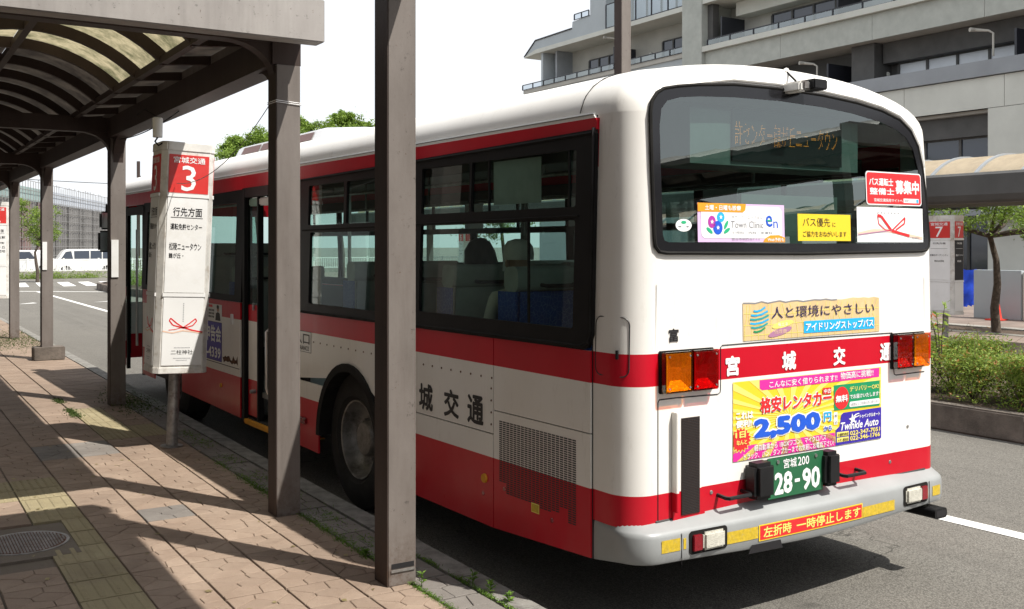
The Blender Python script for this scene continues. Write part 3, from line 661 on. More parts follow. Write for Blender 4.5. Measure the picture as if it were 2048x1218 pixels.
# wheel arch outline (left), centre y 3.22
def archpts(yc, ra=.56, rz=.60, n=14, z0=.36, zc=.50):
    return [(yc + ra * math.cos(t), zc + rz * math.sin(t)) for t in [R(180 - 180 * k / n) for k in range(n + 1)]]
AY = 3.20
ar = archpts(AY)
sp('upper_engine_panel', [(.285, 1.039), (1.195, 1.039), (1.195, 1.459), (.285, 1.459)])
# grille panel with slots as real holes is heavy: louvres are built in front as dark slots set in the panel
sp('engine_hatch', [(.285, skirt(.285)), (1.195, skirt(1.195)), (1.195, 1.033), (.285, 1.033)])
g = MB(); ncol = 26
for c in range(20):
    y0 = 1.135 - c * .0368; rows = 36
    cut = 24 if c < 2 else (30 if c < 16 else 28)
    if c in (14, 15): cut = 33
    if c >= 16: cut = 33
    if c >= 18: cut = 36
    zt = .985
    zb_ = {True: .625}.get(c < 2, .565 if c < 9 else (.56 if c < 14 else (.565 if c < 16 else (.60 if c < 18 else .535))))
    n = int((zt - zb_) / .0118)
    for k in range(n):
        z = zt - .0118 * k; g.quad(*[side(a, b, .0150) for a, b in ((y0, z - .0072), (y0 - .031, z - .0072), (y0 - .031, z), (y0, z))])
g.build('vent_slots', 'ink', bus, kind='stuff')
sp('side_panel', [(1.203, .899), (2.70, .899)] + [(y, z) for y, z in ar if z > .90] + [(4.28, .899), (4.28, 1.459), (1.203, 1.459)])
pts = [(1.203, skirt(1.203)), (2.62, skirt(2.6))] + [(y, z) for y, z in reversed(ar) if z <= .90 and y > AY - .7 and y < AY] [::1]
lowR = sorted([(y, z) for y, z in ar if y < AY and z < .895], key=lambda q: q[1])
lowL = sorted([(y, z) for y, z in ar if y > AY and z < .895], key=lambda q: q[1])
# rear lower panel: between engine hatch and wheel (y from 1.203 to arch)
sp('lower_side_panel', [(1.203, skirt(1.203)), (AY - .56, skirt(2.6))] + [(y, z) for y, z in lowR] + [(lowR[-1][0] - .004, .892), (1.203, .892)])
sp('lower_side_panel', [(4.28, skirt(4.2)), (4.28, .892), (lowL[-1][0] + .004, .892)] + [(y, z) for y, z in reversed(lowL)] + [(AY + .56, skirt(3.8))])
# rubber wheel arch lip
mb = MB(); A_ = archpts(AY, .575, .615, 20, zc=.50); B_ = archpts(AY, .515, .555, 20, zc=.50)
for i in range(20):
    a, b, c, d = A_[i], A_[i + 1], B_[i + 1], B_[i]
    mb.quad(side(*a, .03), side(*b, .03), side(*c, .03), side(*d, .03)); mb.quad(side(*a, .0), side(*b, .0), side(*b, .03), side(*a, .03)); mb.quad(side(*c, .03), side(*d, .03), side(*d, -.35), side(*c, -.35))
mb.build('arch_lip', 'rubber', bus)
# forward body
ar2 = archpts(8.05, .56, .60, 14)
sp('front_side_panel', [(5.60, skirt(5.6)), (8.05 - .56, skirt(7.5))] + ar2 + [(8.05 + .56, skirt(8.6)), (9.16, skirt(9.1)), (9.16, 1.459), (5.60, 1.459)])
sp('front_side_panel', [(10.05, skirt(10)), (LN - .2, skirt(10.9)), (LN - .2, 1.459), (10.05, 1.459)])
sp('right_side', [(.28, .4), (2.64, .34), (2.64, 1.1), (3.76, 1.1), (3.76, .34), (7.5, .4), (7.5, 1.1), (8.6, 1.1), (8.6, .4), (LN - .2, .42), (LN - .2, 1.459), (.28, 1.459)], f=sideR)
def fr_top(y): return 2.592 - .0125 * max(0, y - .265) if y < 7 else 2.508
# red/white band over the windows
sp('cant_rail', [(.275, fr_top(.27)), (4.1, fr_top(4.1)), (7, fr_top(7)), (LN - .25, 2.50), (LN - .25, 2.668), (.30, 2.668), (.275, 2.64)], th=.016)
sp('cant_rail', [(.275, 2.5), (LN - .25, 2.5), (LN - .25, 2.668), (.275, 2.668)], f=sideR)
mb = MB()
for f in (side, sideR):
    mb.tube([f(.30, 2.674, .012), f(LN - .3, 2.674, .012)], .0075, 6)
mb.build('drip_rail', 'bumper', bus)
# black side window frames with glass
def window_frame(y0, y1, panes, rl=.02, rr=.02, f=side, zt=None, zb=1.461):
    zt = zt or fr_top(y1)
    fr = plate('window_frame', rrect(y0, y1, zb, zt, [rr, rl, rl, rr]), [rrect(*p, .018, 3) for p in panes], f, 'frame', bus, thick=.022, off=.0, cutv=ZC)
    return fr
fr_a = plate('window_frame', [(.27, 1.54), (.30, 1.475), (.35, 1.461), (4.29, 1.445), (4.29, fr_top(4.29)), (.31, fr_top(.27)), (.275, 2.57)],
    [rrect(*p, .015, 3) for p in ((.43, 2.10, 1.565, 2.13), (2.47, 3.95, 1.53, 2.10), (.43, 1.475, 2.20, 2.50), (1.50, 2.10, 2.20, 2.50), (2.47, 3.27, 2.16, 2.48), (3.32, 4.0, 2.16, 2.48))], side, 'frame', bus, thick=.022, off=0, cutv=ZC)
fr_b = plate('window_frame', rrect(5.56, 9.19, 1.461, fr_top(6.5), .02), [rrect(*p, .015, 3) for p in ((5.75, 7.1, 1.52, 2.40), (7.25, 9.0, 1.52, 2.40))], side, 'frame', bus, thick=.022, cutv=ZC)
fr_c = plate('window_frame', rrect(10.03, LN - .2, 1.461, 2.5, .02), [rrect(10.15, 10.75, 1.6, 2.38, .02)], side, 'frame', bus, thick=.022, cutv=ZC)
holesR = []
for i in range(6):
    a = .45 + i * 1.72; holesR += [(a, a + 1.6, 1.56, 2.12), (a, a + .78, 2.18, 2.45), (a + .82, a + 1.6, 2.18, 2.45)]
fr_d = plate('window_frame', rrect(.27, LN - .2, 1.461, 2.5, .03), [rrect(*p, .015, 3) for p in holesR], sideR, 'frame', bus, thick=.02, cutv=ZC)
def pane(par, y0, y1, z0, z1, f=side, m='glass_bus', off=.006):
    return plate('window_pane', [(y0 - .01, z0 - .01), (y1 + .01, z0 - .01), (y1 + .01, z1 + .01), (y0 - .01, z1 + .01)], [], f, m, par, off=off)
for p in ((.43, 2.10, 1.565, 2.13), (2.47, 3.95, 1.53, 2.10), (.43, 1.475, 2.20, 2.50), (1.50, 2.10, 2.20, 2.50), (2.47, 3.27, 2.16, 2.48), (3.32, 4.0, 2.16, 2.48)): pane(fr_a, *p)
for p in ((5.75, 7.1, 1.52, 2.40), (7.25, 9.0, 1.52, 2.40)): pane(fr_b, *p)
pane(fr_c, 10.15, 10.75, 1.6, 2.38)
for p in holesR: pane(fr_d, *p, f=sideR)
mb = MB()
for (y, za, zb2) in ((1.29, 2.20, 2.50), (.50, 2.20, 2.50), (.88, 1.565, 2.13), (2.1, 1.5, 1.5)):
    if za < zb2: mb.box(-.006 + inset(2), .006 + inset(2), y - .006, y + .006, za, zb2)
mb.build('sash_bar', 'frame', fr_a)
mb = MB()
mb.tube([side(.29, 2.56, .02), side(.285, 1.56, .022), side(.30, 1.50, .022), side(.36, 1.478, .022), side(4.28, 1.456, .022)], .010, 6); mb.tube([side(.30, 2.575, .022), side(4.28, 2.53, .022)], .009, 6); mb.tube([side(.40, 2.15, .024), side(4.1, 2.12, .024)], .007, 5)
mb.build('rubber_seal', 'rubber', fr_a)
# door portal, frame, open sliding door leaf
mb = MB()
mb.box(-.016, .05, 4.285, 4.345, .36, 2.53); mb.box(-.012, .06, 5.49, 5.55, .36, 2.53); mb.box(-.012, .06, 4.345, 5.49, 2.44, 2.53)
mb.build('door_frame', 'frame', bus, bevel=.004)
dl = MB().box(.02, .055, 5.22, 5.47, .42, 1.45).build('sliding_door', 'paint', bus, bevel=.006)
MB().box(.018, .058, 5.20, 5.49, 1.45, 2.43).build('door_window', 'glass_bus', dl)
mb = MB(); mb.box(.010, .062, 5.185, 5.215, .40, 2.44); mb.box(.012, .060, 5.475, 5.49, .40, 2.44); mb.build('door_edge', 'frame', dl)
MB().box(.0, .016, 5.285, 5.31, 1.40, 1.47).build('door_handle', 'steel', dl, bevel=.003)
MB().lathe([(-.03, .0), (-.03, .018), (.02, .02)], (.0, 5.28, .66), 'X', 12).build('door_roller', 'steel_dull', dl)
MB().box(-.012, .06, 4.35, 5.5, .35, .385).box(-.010, .3, 4.35, 5.5, .34, .35).build('door_step', 'orange_edge', bus, bevel=.003)
MB().box(.02, .5, 4.35, 5.5, .385, .395).build('step_tread', 'inner_dark', bus)
MB().box(.5, .52, 4.35, 5.5, .395, .62).build('step_riser', 'inner_grey', bus); MB().box(.495, .53, 4.35, 5.5, .62, .645).build('step_edge', 'orange_edge', bus)
mb = MB()
mb.tube([(.06, 5.05, .66), (.04, 5.05, .72), (.04, 5.05, 1.22), (.08, 5.0, 1.27), (.14, 4.97, 1.28)], .016, 8)
mb.tube([(.10, 5.12, .45), (.10, 5.12, 2.42)], .016, 8); mb.tube([(.55, 4.40, .6), (.55, 4.40, 2.5)], .016, 8)
mb.build('hand_rail', 'steel', bus, True)
MB().box(.02, .10, 4.42, 5.46, 2.36, 2.43).build('door_lamp', 'sign_white', bus, bevel=.01)
# front: windscreen end and front door
def ypl(nm, x0, x1, y, z0, z1, m): return MB().quad((x0, y, z0), (x1, y, z0), (x1, y, z1), (x0, y, z1)).build(nm, m, bus)
mb = MB()
ring = []
for (x, y) in ((0, LN - .2), (.03, LN - .08), (.14, LN), (1.27, LN + .06), (2.40, LN), (2.51, LN - .08), (2.54, LN - .2)): ring.append((x, y))
for a, b in zip(ring, ring[1:]): mb.quad((*a, .42), (*b, .42), (*b, 1.2), (*a, 1.2))
mb.build('front_panel', 'paint', bus)
mb = MB()
for a, b in zip(ring, ring[1:]): mb.quad((*a, 2.42), (*b, 2.42), (b[0], b[1] - .12, 2.72), (a[0], a[1] - .12, 2.72))
mb.build('front_dome', 'paint', bus)
mb = MB()
for a, b in zip(ring, ring[1:]): mb.quad((*a, 1.2), (*b, 1.2), (*b, 2.42), (*a, 2.42))
mb.build('windscreen', 'glass_bus', bus)
mb = MB().box(0, .04, 9.18, 9.24, .4, 2.48).box(0, .04, 9.98, 10.04, .4, 2.48).box(0.0, .04, 9.24, 9.98, 2.38, 2.48); mb.build('front_door_frame', 'frame', bus)
MB().box(.03, .04, 9.95, 10.0, .6, 2.38).build('front_door_glass', 'glass_bus', bus)
mb = MB().tube([(.10, 9.32, .45), (.10, 9.32, 2.4)], .016, 8).tube([(.10, 9.90, .7), (.10, 9.90, 2.2)], .016, 8); mb.build('hand_rail', 'steel', bus)
mb = MB().tube([(.05, LN, 2.50), (.02, LN + .15, 2.56), (.04, LN + .26, 2.45)], .018, 8); ma = mb.build('mirror_arm', 'black', bus, True)
MB().box(-.05, .13, LN + .20, LN + .32, 2.22, 2.47).build('mirror', 'black', ma, bevel=.03); MB().box(-.035, .115, LN + .194, LN + .1995, 2.24, 2.45).build('mirror_glass', 'steel', ma)
MB().box(-.07, .10, LN + .20, LN + .32, 1.90, 2.20).build('mirror', 'black', ma, bevel=.03); MB().box(-.055, .085, LN + .194, LN + .1995, 1.92, 2.18).build('mirror_glass', 'steel', ma)

# ---- rear corners
def corner(sx):
    mb = MB(); n = 10; zs = [.60, .7, .757, .9, 1.1, 1.297, 1.38, 1.459] + [1.46 + .1 * k for k in range(1, 12)] + [2.62, 2.668]
    for z in zs:
        i, l = inset(z), lean(z); rw = [(i, .283, z), (i, .22, z)]
        for k in range(n + 1):
            t = R(90 * k / n); rw.append((i + RC - RC * math.cos(t), l + RC - RC * math.sin(t), z))
        rw.append((.172 + i, l, z))
        if sx: rw = [(WD - x, y, z) for x, y, z in rw]
        mb.v += rw
    m = n + 4
    mb.f = [(j * m + k, j * m + k + 1, (j + 1) * m + k + 1, (j + 1) * m + k) for j in range(len(zs) - 1) for k in range(m - 1)]
    return mb.build('rear_corner_panel', 'paint', bus, smooth=True)
corner(0); corner(1)
mb = MB().box(-.004, .03, .281, .2865, .40, 2.60); mb.build('corner_seam', 'ink', bus)
# ---- rear panel with the window opening
WB = [(.165, 2.03), (.170, 1.995), (.192, 1.972), (.24, 1.966), (1.27, 1.958), (2.32, 1.968), (2.37, 1.975), (2.392, 1.995), (2.398, 2.03)]
WT = [(2.375, 2.30), (2.352, 2.47), (2.315, 2.60), (2.25, 2.69), (2.15, 2.752), (1.98, 2.795), (1.75, 2.825), (1.45, 2.845), (1.08, 2.852), (.75, 2.845), (.48, 2.820), (.34, 2.800), (.25, 2.782), (.205, 2.757), (.172, 2.715), (.160, 2.66), (.158, 2.40)]
WO = WB + WT
def grow(pts, d):
    c = (1.28, 2.4); n = len(pts); out = []
    for i, p in enumerate(pts):
        a, b = pts[i - 1], pts[(i + 1) % n]; t = Vector((b[0] - a[0], b[1] - a[1])).normalized(); out.append((p[0] + t.y * d, p[1] - t.x * d))
    return out
def ztop(x): return 2.668 + .235 * max(0, 1 - abs((x - 1.27) / 1.12) ** 3.2)
xs_ = [.172 + (2.196 * k / 40) for k in range(41)]
outer = [(.172, .60), (2.368, .60)] + [(x, ztop(x)) for x in reversed(xs_)]
WOc = [(min(max(x, .1735), 2.3665), min(z, ztop(min(max(x, .1735), 2.3665)) - .006)) for x, z in WO]
plate('rear_panel', outer, [WOc], rearm, 'paint', bus, cutv=ZC, cutu=[.3, .5, .75, 1, 1.27, 1.55, 1.8, 2.05, 2.25], smooth=False)
frit = [ (min(max(x, .205), 2.358), z) for x, z in [( .211, 2.05), (.222, 2.022), (.25, 2.014), (1.27, 2.008), (2.30, 2.012), (2.345, 2.02), (2.352, 2.05), (2.335, 2.30), (2.312, 2.46), (2.27, 2.58), (2.20, 2.655), (2.10, 2.70), (1.95, 2.735), (1.72, 2.765), (1.45, 2.783), (1.08, 2.79), (.75, 2.783), (.50, 2.768), (.36, 2.752), (.268, 2.728), (.225, 2.685), (.209, 2.60), (.207, 2.45)]]
rw = plate('rear_window_frame', WO, [frit], rearm, 'frit', bus, thick=.012, off=.002, cutv=ZC)
plate('rear_window_glass', frit, [], rearm, 'glass_rear', rw, off=.012, cutv=ZC)
mb = MB(); lo = grow(WO, .006); mb.tube([rearm(x, z, .010) for x, z in lo + lo[:1]], .010, 6, cap=False); mb.build('rubber_seal', 'rubber', rw, True)
mb = MB(); lo = grow(WO, .034)[10:-5]; mb.tube([rearm(x, min(z, ztop(min(max(x, .2), 2.34)) + .01), .004) for x, z in lo], .009, 6); mb.build('rain_lip', 'paint', rw, True)
# ---- roof shell
plan = []
def ring_pts():
    o = []; i_ = []
    I = inset(2.668); L = lean(2.8)
    ys = [LN - .25 - (LN - .55) * k / 30 for k in range(31)]
    for y in ys: o.append((I, y, 2.668)); i_.append((.40, max(y, .34)))
    for k in range(1, 9):
        t = R(90 * k / 8); o.append((I + RC - RC * math.cos(t), lean(2.668) + RC - RC * math.sin(t), 2.668)); i_.append((.40 + .03 * k / 8, .34 - .06 * k / 8))
    for k in range(0, 41):
        x = .205 + (WD - .41) * k / 40; o.append((x, lean(ztop(x)), ztop(x))); f = k / 40; i_.append((.43 + (WD - .86) * f, .28))
    for k in range(7, -1, -1):
        t = R(90 * k / 8); o.append((WD - (I + RC - RC * math.cos(t)), lean(2.668) + RC - RC * math.sin(t), 2.668)); i_.append((WD - .40 - .03 * k / 8, .34 - .06 * k / 8))
    for y in reversed(ys[:-1]): o.append((WD - I, y, 2.668)); i_.append((WD - .40, max(y, .34)))
    return o, i_
O_, I_ = ring_pts()
def zroof(x): return 3.015 - .085 * ((x - 1.27) / .87) ** 2
mb = MB(); nb = 9; m = len(O_)
for j in range(nb + 1):
    t = R(90 * j / nb)
    for (o, i_) in zip(O_, I_):
        f = 1 - math.cos(t); g_ = math.sin(t); mb.v.append((o[0] + (i_[0] - o[0]) * f, o[1] + (i_[1] - o[1]) * f, o[2] + (zroof(i_[0]) - o[2]) * g_))
mb.f = [(j * m + k, j * m + k + 1, (j + 1) * m + k + 1, (j + 1) * m + k) for j in range(nb) for k in range(m - 1)]
# cap
nx = 16; b0 = len(mb.v)
for a in range(nx + 1):
    x = .40 + (WD - .8) * a / nx
    for y in (.28 if .42 < x < WD - .42 else .34, 2, 4, 6, 8, LN - .25): mb.v.append((x, y, zroof(x) - .001))
mb.f += [(b0 + a * 6 + c, b0 + a * 6 + c + 1, b0 + (a + 1) * 6 + c + 1, b0 + (a + 1) * 6 + c) for a in range(nx) for c in range(5)]
mb.build('roof', 'paint', bus, smooth=True)
MB().tube([(.036 - .004 + .0, .43, 2.69)] + [(.036 + .364 * (1 - math.cos(R(t))) - .002, .43, 2.668 + .262 * math.sin(R(t)) + .002) for t in (10, 25, 40, 55, 70, 85)], .003, 4).build('roof_seam', 'rubber', bus)
# air conditioner on the roof
cp = [(.44, 2.93), (.50, 3.055), (.60, 3.085), (1.94, 3.085), (2.04, 3.055), (2.10, 2.93)]
ac = MB()
st_ = [(3.55, .05), (4.2, .55), (5.0, 1), (7.0, 1), (7.12, .9), (7.18, .1)]
for (y, s) in st_: ac.v += [(x, y, 2.93 + (z - 2.93) * s) for x, z in cp]
ac.f = [(j * 6 + k, j * 6 + k + 1, (j + 1) * 6 + k + 1, (j + 1) * 6 + k) for j in range(len(st_) - 1) for k in range(5)]
aco = ac.build('roof_air_conditioner', 'car_white', bus, smooth=True)
for (a, b) in ((5.02, 5.75), (5.80, 6.35), (6.40, 6.92)):
    MB().quad((.448, a, 2.965), (.448, b, 2.965), (.488, b, 3.04), (.488, a, 3.04)).build('side_vent', 'mesh_brown', aco)

# ---- rear bumper
def bpath(off):
    pts = [(.004 - off * .1, .275), (.004 - off * .15, .22)]
    for k in range(11):
        t = R(90 * k / 10); o2 = off * (.15 + .85 * min(1, k / 7)); q = .155 + o2; pts.append((.16 - q * math.cos(t), .12 - (.16 + o2) * math.sin(t)))
    L_ = [(x, y) for x, y in pts]
    mid = [(.16 + (WD - .32) * k / 24, .12 - .16 - off - .035 * math.sin(math.pi * k / 24)) for k in range(1, 24)]
    return L_ + mid + [(WD - x, y) for x, y in reversed(L_)]
prof = [(-.06, .400), (.010, .402), (.026, .410), (.034, .428), (.036, .50), (.034, .560), (.028, .578), (.014, .588), (-.075, .638)]
mb = MB(); rows = [bpath(o) for o, z in prof]; m = len(rows[0])
def notch(x, z):
    return z + .05 * (1 if .72 < x < .96 else 0) * (1 if z < .42 else 0)
for (o, z), rw_ in zip(prof, rows):
    for (x, y) in rw_:
        zz = z + (.030 * min(1, max(0, .275 - y) / .2) - .035 * math.exp(-((x - 1.3) / .8) ** 2)) if z < .43 else z
        mb.v.append((x, y, zz))
mb.f = [(j * m + k, j * m + k + 1, (j + 1) * m + k + 1, (j + 1) * m + k) for j in range(len(prof) - 1) for k in range(m - 1)]
bump = mb.build('rear_bumper', 'bumper', bus, smooth=True)
BP = bpath(.036)
def bpm(x, z, off=0):
    """bumper front face"""
    for a, b in zip(BP[2:-2], BP[3:-2]):
        if a[0] - 1e-9 <= x <= b[0] + 1e-9:
            f = (x - a[0]) / max(1e-9, b[0] - a[0]); return (x, a[1] + (b[1] - a[1]) * f - off, z)
    return (x, .1 - off, z)
for x in (.272, 2.30):
    mb = MB(); mb.tube([bpm(x, .41, .0005), bpm(x, .57, .0005)], .0022, 4); mb.build('bumper_seam', 'ink', bump)
for (a, b, c, d, n) in ((.145, .262, .488, .55, 5), (.283, .30, .49, .545, 1), (.56, .79, .470, .532, 3), (1.638, 1.94, .452, .512, 3), (2.275, 2.285, .475, .53, 1), (2.335, 2.42, .475, .535, 4)):
    p = Print(bpm, .0015); p.rect(a, b, c, d, 'refl_yellow', n=n); p.build('reflective_tape', bump)
p = Print(bpm, .0025)
p.rect(.795, 1.633, .452, .537, 'p_yellow', 0, n=6); p.rect(.803, 1.625, .458, .531, 'p_red', 1, n=6)
p.text('左折時', .825, 1.035, .466, .523, 'p_yellow2', .02, lv=2); p.text('一時停止します', 1.075, 1.61, .466, .523, 'p_yellow2', .02, lv=2)
p.build('stopping_notice_sticker', bump, label='red sticker with yellow lettering on the rear bumper')
for (x0, x1, xr0, xr1) in ((.402, .552, .339, .398), (2.05, 2.20, 2.205, 2.262)):
    xa, xb = min(x0, xr0) - .02, max(x1, xr1) + .02
    yb = bpm((xa + xb) / 2, .5)[1]
    plate('lamp_recess', rrect(xa, xb, .455, .572, .02), [], bpm, 'rubber', bump, thick=.002, off=.0005, cutu=[xa + .08, xa + .16])
    MB().box(x0, x1, yb - .022, yb + .03, .468, .558).build('reversing_lamp', 'lamp_clear', bump, bevel=.012)
    MB().box(xr0, xr1, yb - .012, yb + .03, .472, .552).build('reflector', 'lamp_red', bump, bevel=.003)
plate('bumper_notch', [(.72, .398), (.97, .394), (.955, .438), (.745, .440)], [], bpm, 'ink', bump, thick=.002, off=.0008)
mb = MB()
x0, x1, y0, y1, z0, z1 = 2.30, 2.42, -.12, .45, .345, .405
mb.prism(rrect(x0, x1, z0, z1, .02, 4), y0, y1, 'Y'); ex = mb.build('exhaust_pipe', 'black', bus)
MB().prism(rrect(x0 + .012, x1 - .012, z0 + .012, z1 - .012, .015, 4), y0 - .001, y0 + .0, 'Y').build('exhaust_mouth', 'ink', ex)

# ---- tail lamps
M('bowl', (.75, .75, .73), .35, .6, var=.1, scale=60, bump=.6, bscale=90)
for sx in (0, 1):
    def X(x): return x if not sx else WD - x
    a, b, c = (.195, .380, .560) if not sx else (.19, .345, .505)
    x0, x1 = sorted((X(a), X(c)))
    tl = MB().box(x0 - .004, x1 + .004, -.016, .01, 1.258, 1.471).build('tail_lamp_housing', 'rubber', bus, bevel=.005)
    for (p0, p1, mm, nn) in ((a, b - .002, 'amber', 'amber_lens'), (b + .003, c, 'lamp_red', 'red_lens')):
        u0, u1 = sorted((X(p0), X(p1)))
        lens = MB().box(u0, u1, -.055, -.0165, 1.262, 1.467).build(nn, 'lens_amber' if 'amber' in nn else 'lens_red', tl, bevel=.006)
        um, zm = (u0 + u1) / 2, 1.355; e = .008
        MB().add([(u0 + e, -.046, 1.27), (u1 - e, -.046, 1.27), (u1 - e, -.046, 1.459), (u0 + e, -.046, 1.459), (um - .035, -.020, zm - .035), (um + .035, -.020, zm - .035), (um + .035, -.020, zm + .035), (um - .035, -.020, zm + .035)],
            [(0, 1, 5, 4), (1, 2, 6, 5), (2, 3, 7, 6), (3, 0, 4, 7), (4, 5, 6, 7)]).build('lamp_bowl', 'bowl', lens)
        rb = MB()
        q = u0 + .012
        while q < u1 - .01: rb.box(q, q + .0022, -.0565, -.055, 1.272, 1.457); q += .008
        rb.build('lens_ribs', 'lens_amber' if 'amber' in nn else 'lens_red', lens, kind='stuff')
        mb = MB()
        for (u, v) in ((u0 + .022, 1.285), (u1 - .022, 1.285), (u0 + .022, 1.444), (u1 - .022, 1.444)): mb.lathe([(-.058, 0), (-.058, .005), (-.054, .006)], (u, 0, v), 'Y', 8)
        mb.build('screws', 'steel_dull', tl)
# ---- seams of the rear hatch
def seam(pts, nm='hatch_seam', f=rearm, w_=.0035): return MB().tube([f(x, z, .0005) for x, z in pts], w_, 4).build(nm, 'ink', bus)
seam([(.188, .62), (.188, 1.215), (.196, 1.228), (.30, 1.229), (.60, 1.224), (.618, 1.232), (.622, 1.25), (.622, 1.466), (.634, 1.476), (1.3, 1.480), (2.05, 1.474), (2.062, 1.462), (2.066, 1.25), (2.07, 1.226), (2.09, 1.219), (2.365, 1.222)])
seam([(.172, .622), (1.27, .616), (2.37, .622)], w_=.006)
# fuel flap on the corner
def cornerm(u, z, off=0):
    """u: distance round the left rear corner from y=.283"""
    i, l = inset(z), lean(z)
    if u < .128: return (i - off, .283 - u, z)
    t = (u - .128) / RC
    if t < math.pi / 2: return (i + RC - (RC + off) * math.cos(t), l + RC - (RC + off) * math.sin(t), z)
    return (i + RC + (t - math.pi / 2) * RC, l - off, z)
lp = rrect(.022, .245, 1.345, 1.640, .04, 6)
MB().tube([cornerm(u, z, .0005) for u, z in lp + lp[:1]], .0032, 4, cap=False).build('flap_seam', 'ink', bus)
mb = MB(); mb.box(-.012, .012, -.006, .006, -.022, .022, Matrix.Translation(Vector(cornerm(.185, 1.455, .002))) @ Matrix.Rotation(R(30), 4, 'Z')); mb.build('flap_catch', 'black', bus)
# ---- rear vent strip, plate, handles, camera
plate('vent_surround', [(.28, .60), (.50, .60), (.50, .70), (.475, .72), (.475, 1.16), (.28, 1.16)], [], rearm, 'paint', bus, thick=.010, off=.0)
plate('vent_mesh', [(.335, .635), (.46, .635), (.46, 1.125), (.335, 1.125)], [], rearm, 'post_dark', bus, thick=.004, off=.011)
mb = MB()
for k in range(60): z = .64 + k * .0081; mb.box(.337, .458, -.0165, -.015, z, z + .003)
mb.build('vent_fins', 'ink', bus, kind='stuff')
MB().box(.278, .296, -.040, 0, .66, 1.16).build('vent_flange', 'paint', bus, bevel=.003)
pl_ = MB().box(.907, 1.356, -.062, -.054, .640, .862).build('licence_plate', 'plate_green', bus, bevel=.004)
def plm(x, z, off=0): return (x, -.062 - off, z)
p = Print(plm, .0012)
p.text('宮城', 1.030, 1.135, .796, .848, 'ink_white', .012); p.text('200', 1.145, 1.235, .798, .846, 'ink_white', .012)
p.text('28', .960, 1.100, .660, .780, 'ink_white', .03); p.text('90', 1.180, 1.325, .660, .780, 'ink_white', .03); p.rect(1.120, 1.160, .712, .730, 'ink_white')
p.build('plate_lettering', pl_)
mb = MB(); [mb.lathe([(-.068, 0), (-.068, .010), (-.060, .011)], (u, 0, .838), 'Y', 12) for u in (.985, 1.29)]; mb.build('plate_bolts', 'steel', pl_)
MB().box(.94, 1.32, -.054, 0, .68, .84).build('plate_bracket', 'black', pl_)
for (x0, x1) in ((.785, .930), (1.345, 1.462)):
    MB().box(x0, x1, -.105, .0, .660, .852).build('number_plate_lamp', 'black', bus, bevel=.022)
for (x0, x1) in ((.60, .775), (1.53, 1.71)):
    MB().tube([(x0, 0, .700), (x0, -.06, .695), (x0 + .01, -.075, .694), (x1 - .01, -.075, .694), (x1, -.06, .695), (x1, 0, .700)], .011, 8).build('grab_handle', 'black', bus, True)
mb = MB(); [mb.lathe([(-.004, 0), (-.004, .009), (0, .011)], (x, 0, z), 'Y', 12) for x, z in ((.555, .72), (2.03, .705), (2.2, .90))]; mb.build('body_bolts', 'steel_dull', bus)
cmo = MB().box(1.15, 1.22, -.10, .02, 2.845, 2.895, Matrix.Translation((0, 0, 0))).build('rear_camera', 'steel_dull', bus, bevel=.008)
MB().box(1.20, 1.31, -.13, -.01, 2.85, 2.905).build('camera_hood', 'black', cmo, bevel=.006)
MB().box(1.13, 1.19, -.09, .06, 2.835, 2.89).build('camera_bracket', 'sign_frame', cmo, bevel=.01)
MB().tube([(1.16, -.02, 2.86), (1.165, -.03, 2.90), (1.19, .03, 2.94), (1.24, .10, 2.975), (1.29, .16, 2.995)], .006, 6).build('camera_cable', 'rubber', cmo, True)
MB().tube([(1.22, .09, 2.965), (1.26, .12, 2.985), (1.31, .17, 3.0)], [.012, .018, .008], 8).build('cable_gland', 'sign_frame', cmo, True)
# wheels
def wheel(x, y, s=1, r=.53):
    wh = empty('wheel', (x, y, r)); wh.parent = bus
    P_ = [(0, .30), (-.01, .32), (-.03, .33), (-.035, .40), (-.02, .47), (.0, .515), (.05, .53), (.22, .53), (.26, .50), (.27, .33)]
    MB().lathe([(a * s, b) for a, b in P_], axis='X', n=48).build('tyre', 'tyre', wh, True)
    mb = MB()
    for k in range(56):
        t = 2 * math.pi * k / 56
        mb.box(.02 * s, .24 * s, -.017, .017, .524, .534, Matrix.Rotation(t, 4, 'X'))
    mb.build('tread', 'tyre', wh, kind='stuff')
    P_ = [(0, .300), (-.012, .296), (-.008, .285), (.05, .275), (.09, .262), (.12, .235), (.135, .20), (.14, .17), (.135, .14), (.06, .135), (.04, .12), (.035, .0)]
    MB().lathe([(a * s, b) for a, b in P_], axis='X', n=40).build('rim', 'rim', wh, True)
    mb = MB()
    for k in range(8):
        t = 2 * math.pi * k / 8; mb.lathe([(.10 * s, 0), (.10 * s, .016), (.14 * s, .018)], (0, .165 * math.cos(t), .165 * math.sin(t)), 'X', 6)
    mb.build('wheel_nuts', 'steel_dull', wh)
wheel(.10, AY + .06); wheel(.10, 8.05); wheel(WD - .10, AY + .06, -1); wheel(WD - .10, 8.05, -1)
MB().box(.5, 2.1, 1.0, 9, .42, .60).build('chassis', 'ink', bus); MB().box(.25, 2.3, .35, 1.9, .40, .62).build('engine_bay', 'ink', bus)
mb = MB().box(.04, 2.5, 2.5, 4.0, 1.14, 1.16); mb.build('wheel_well', 'ink', bus)
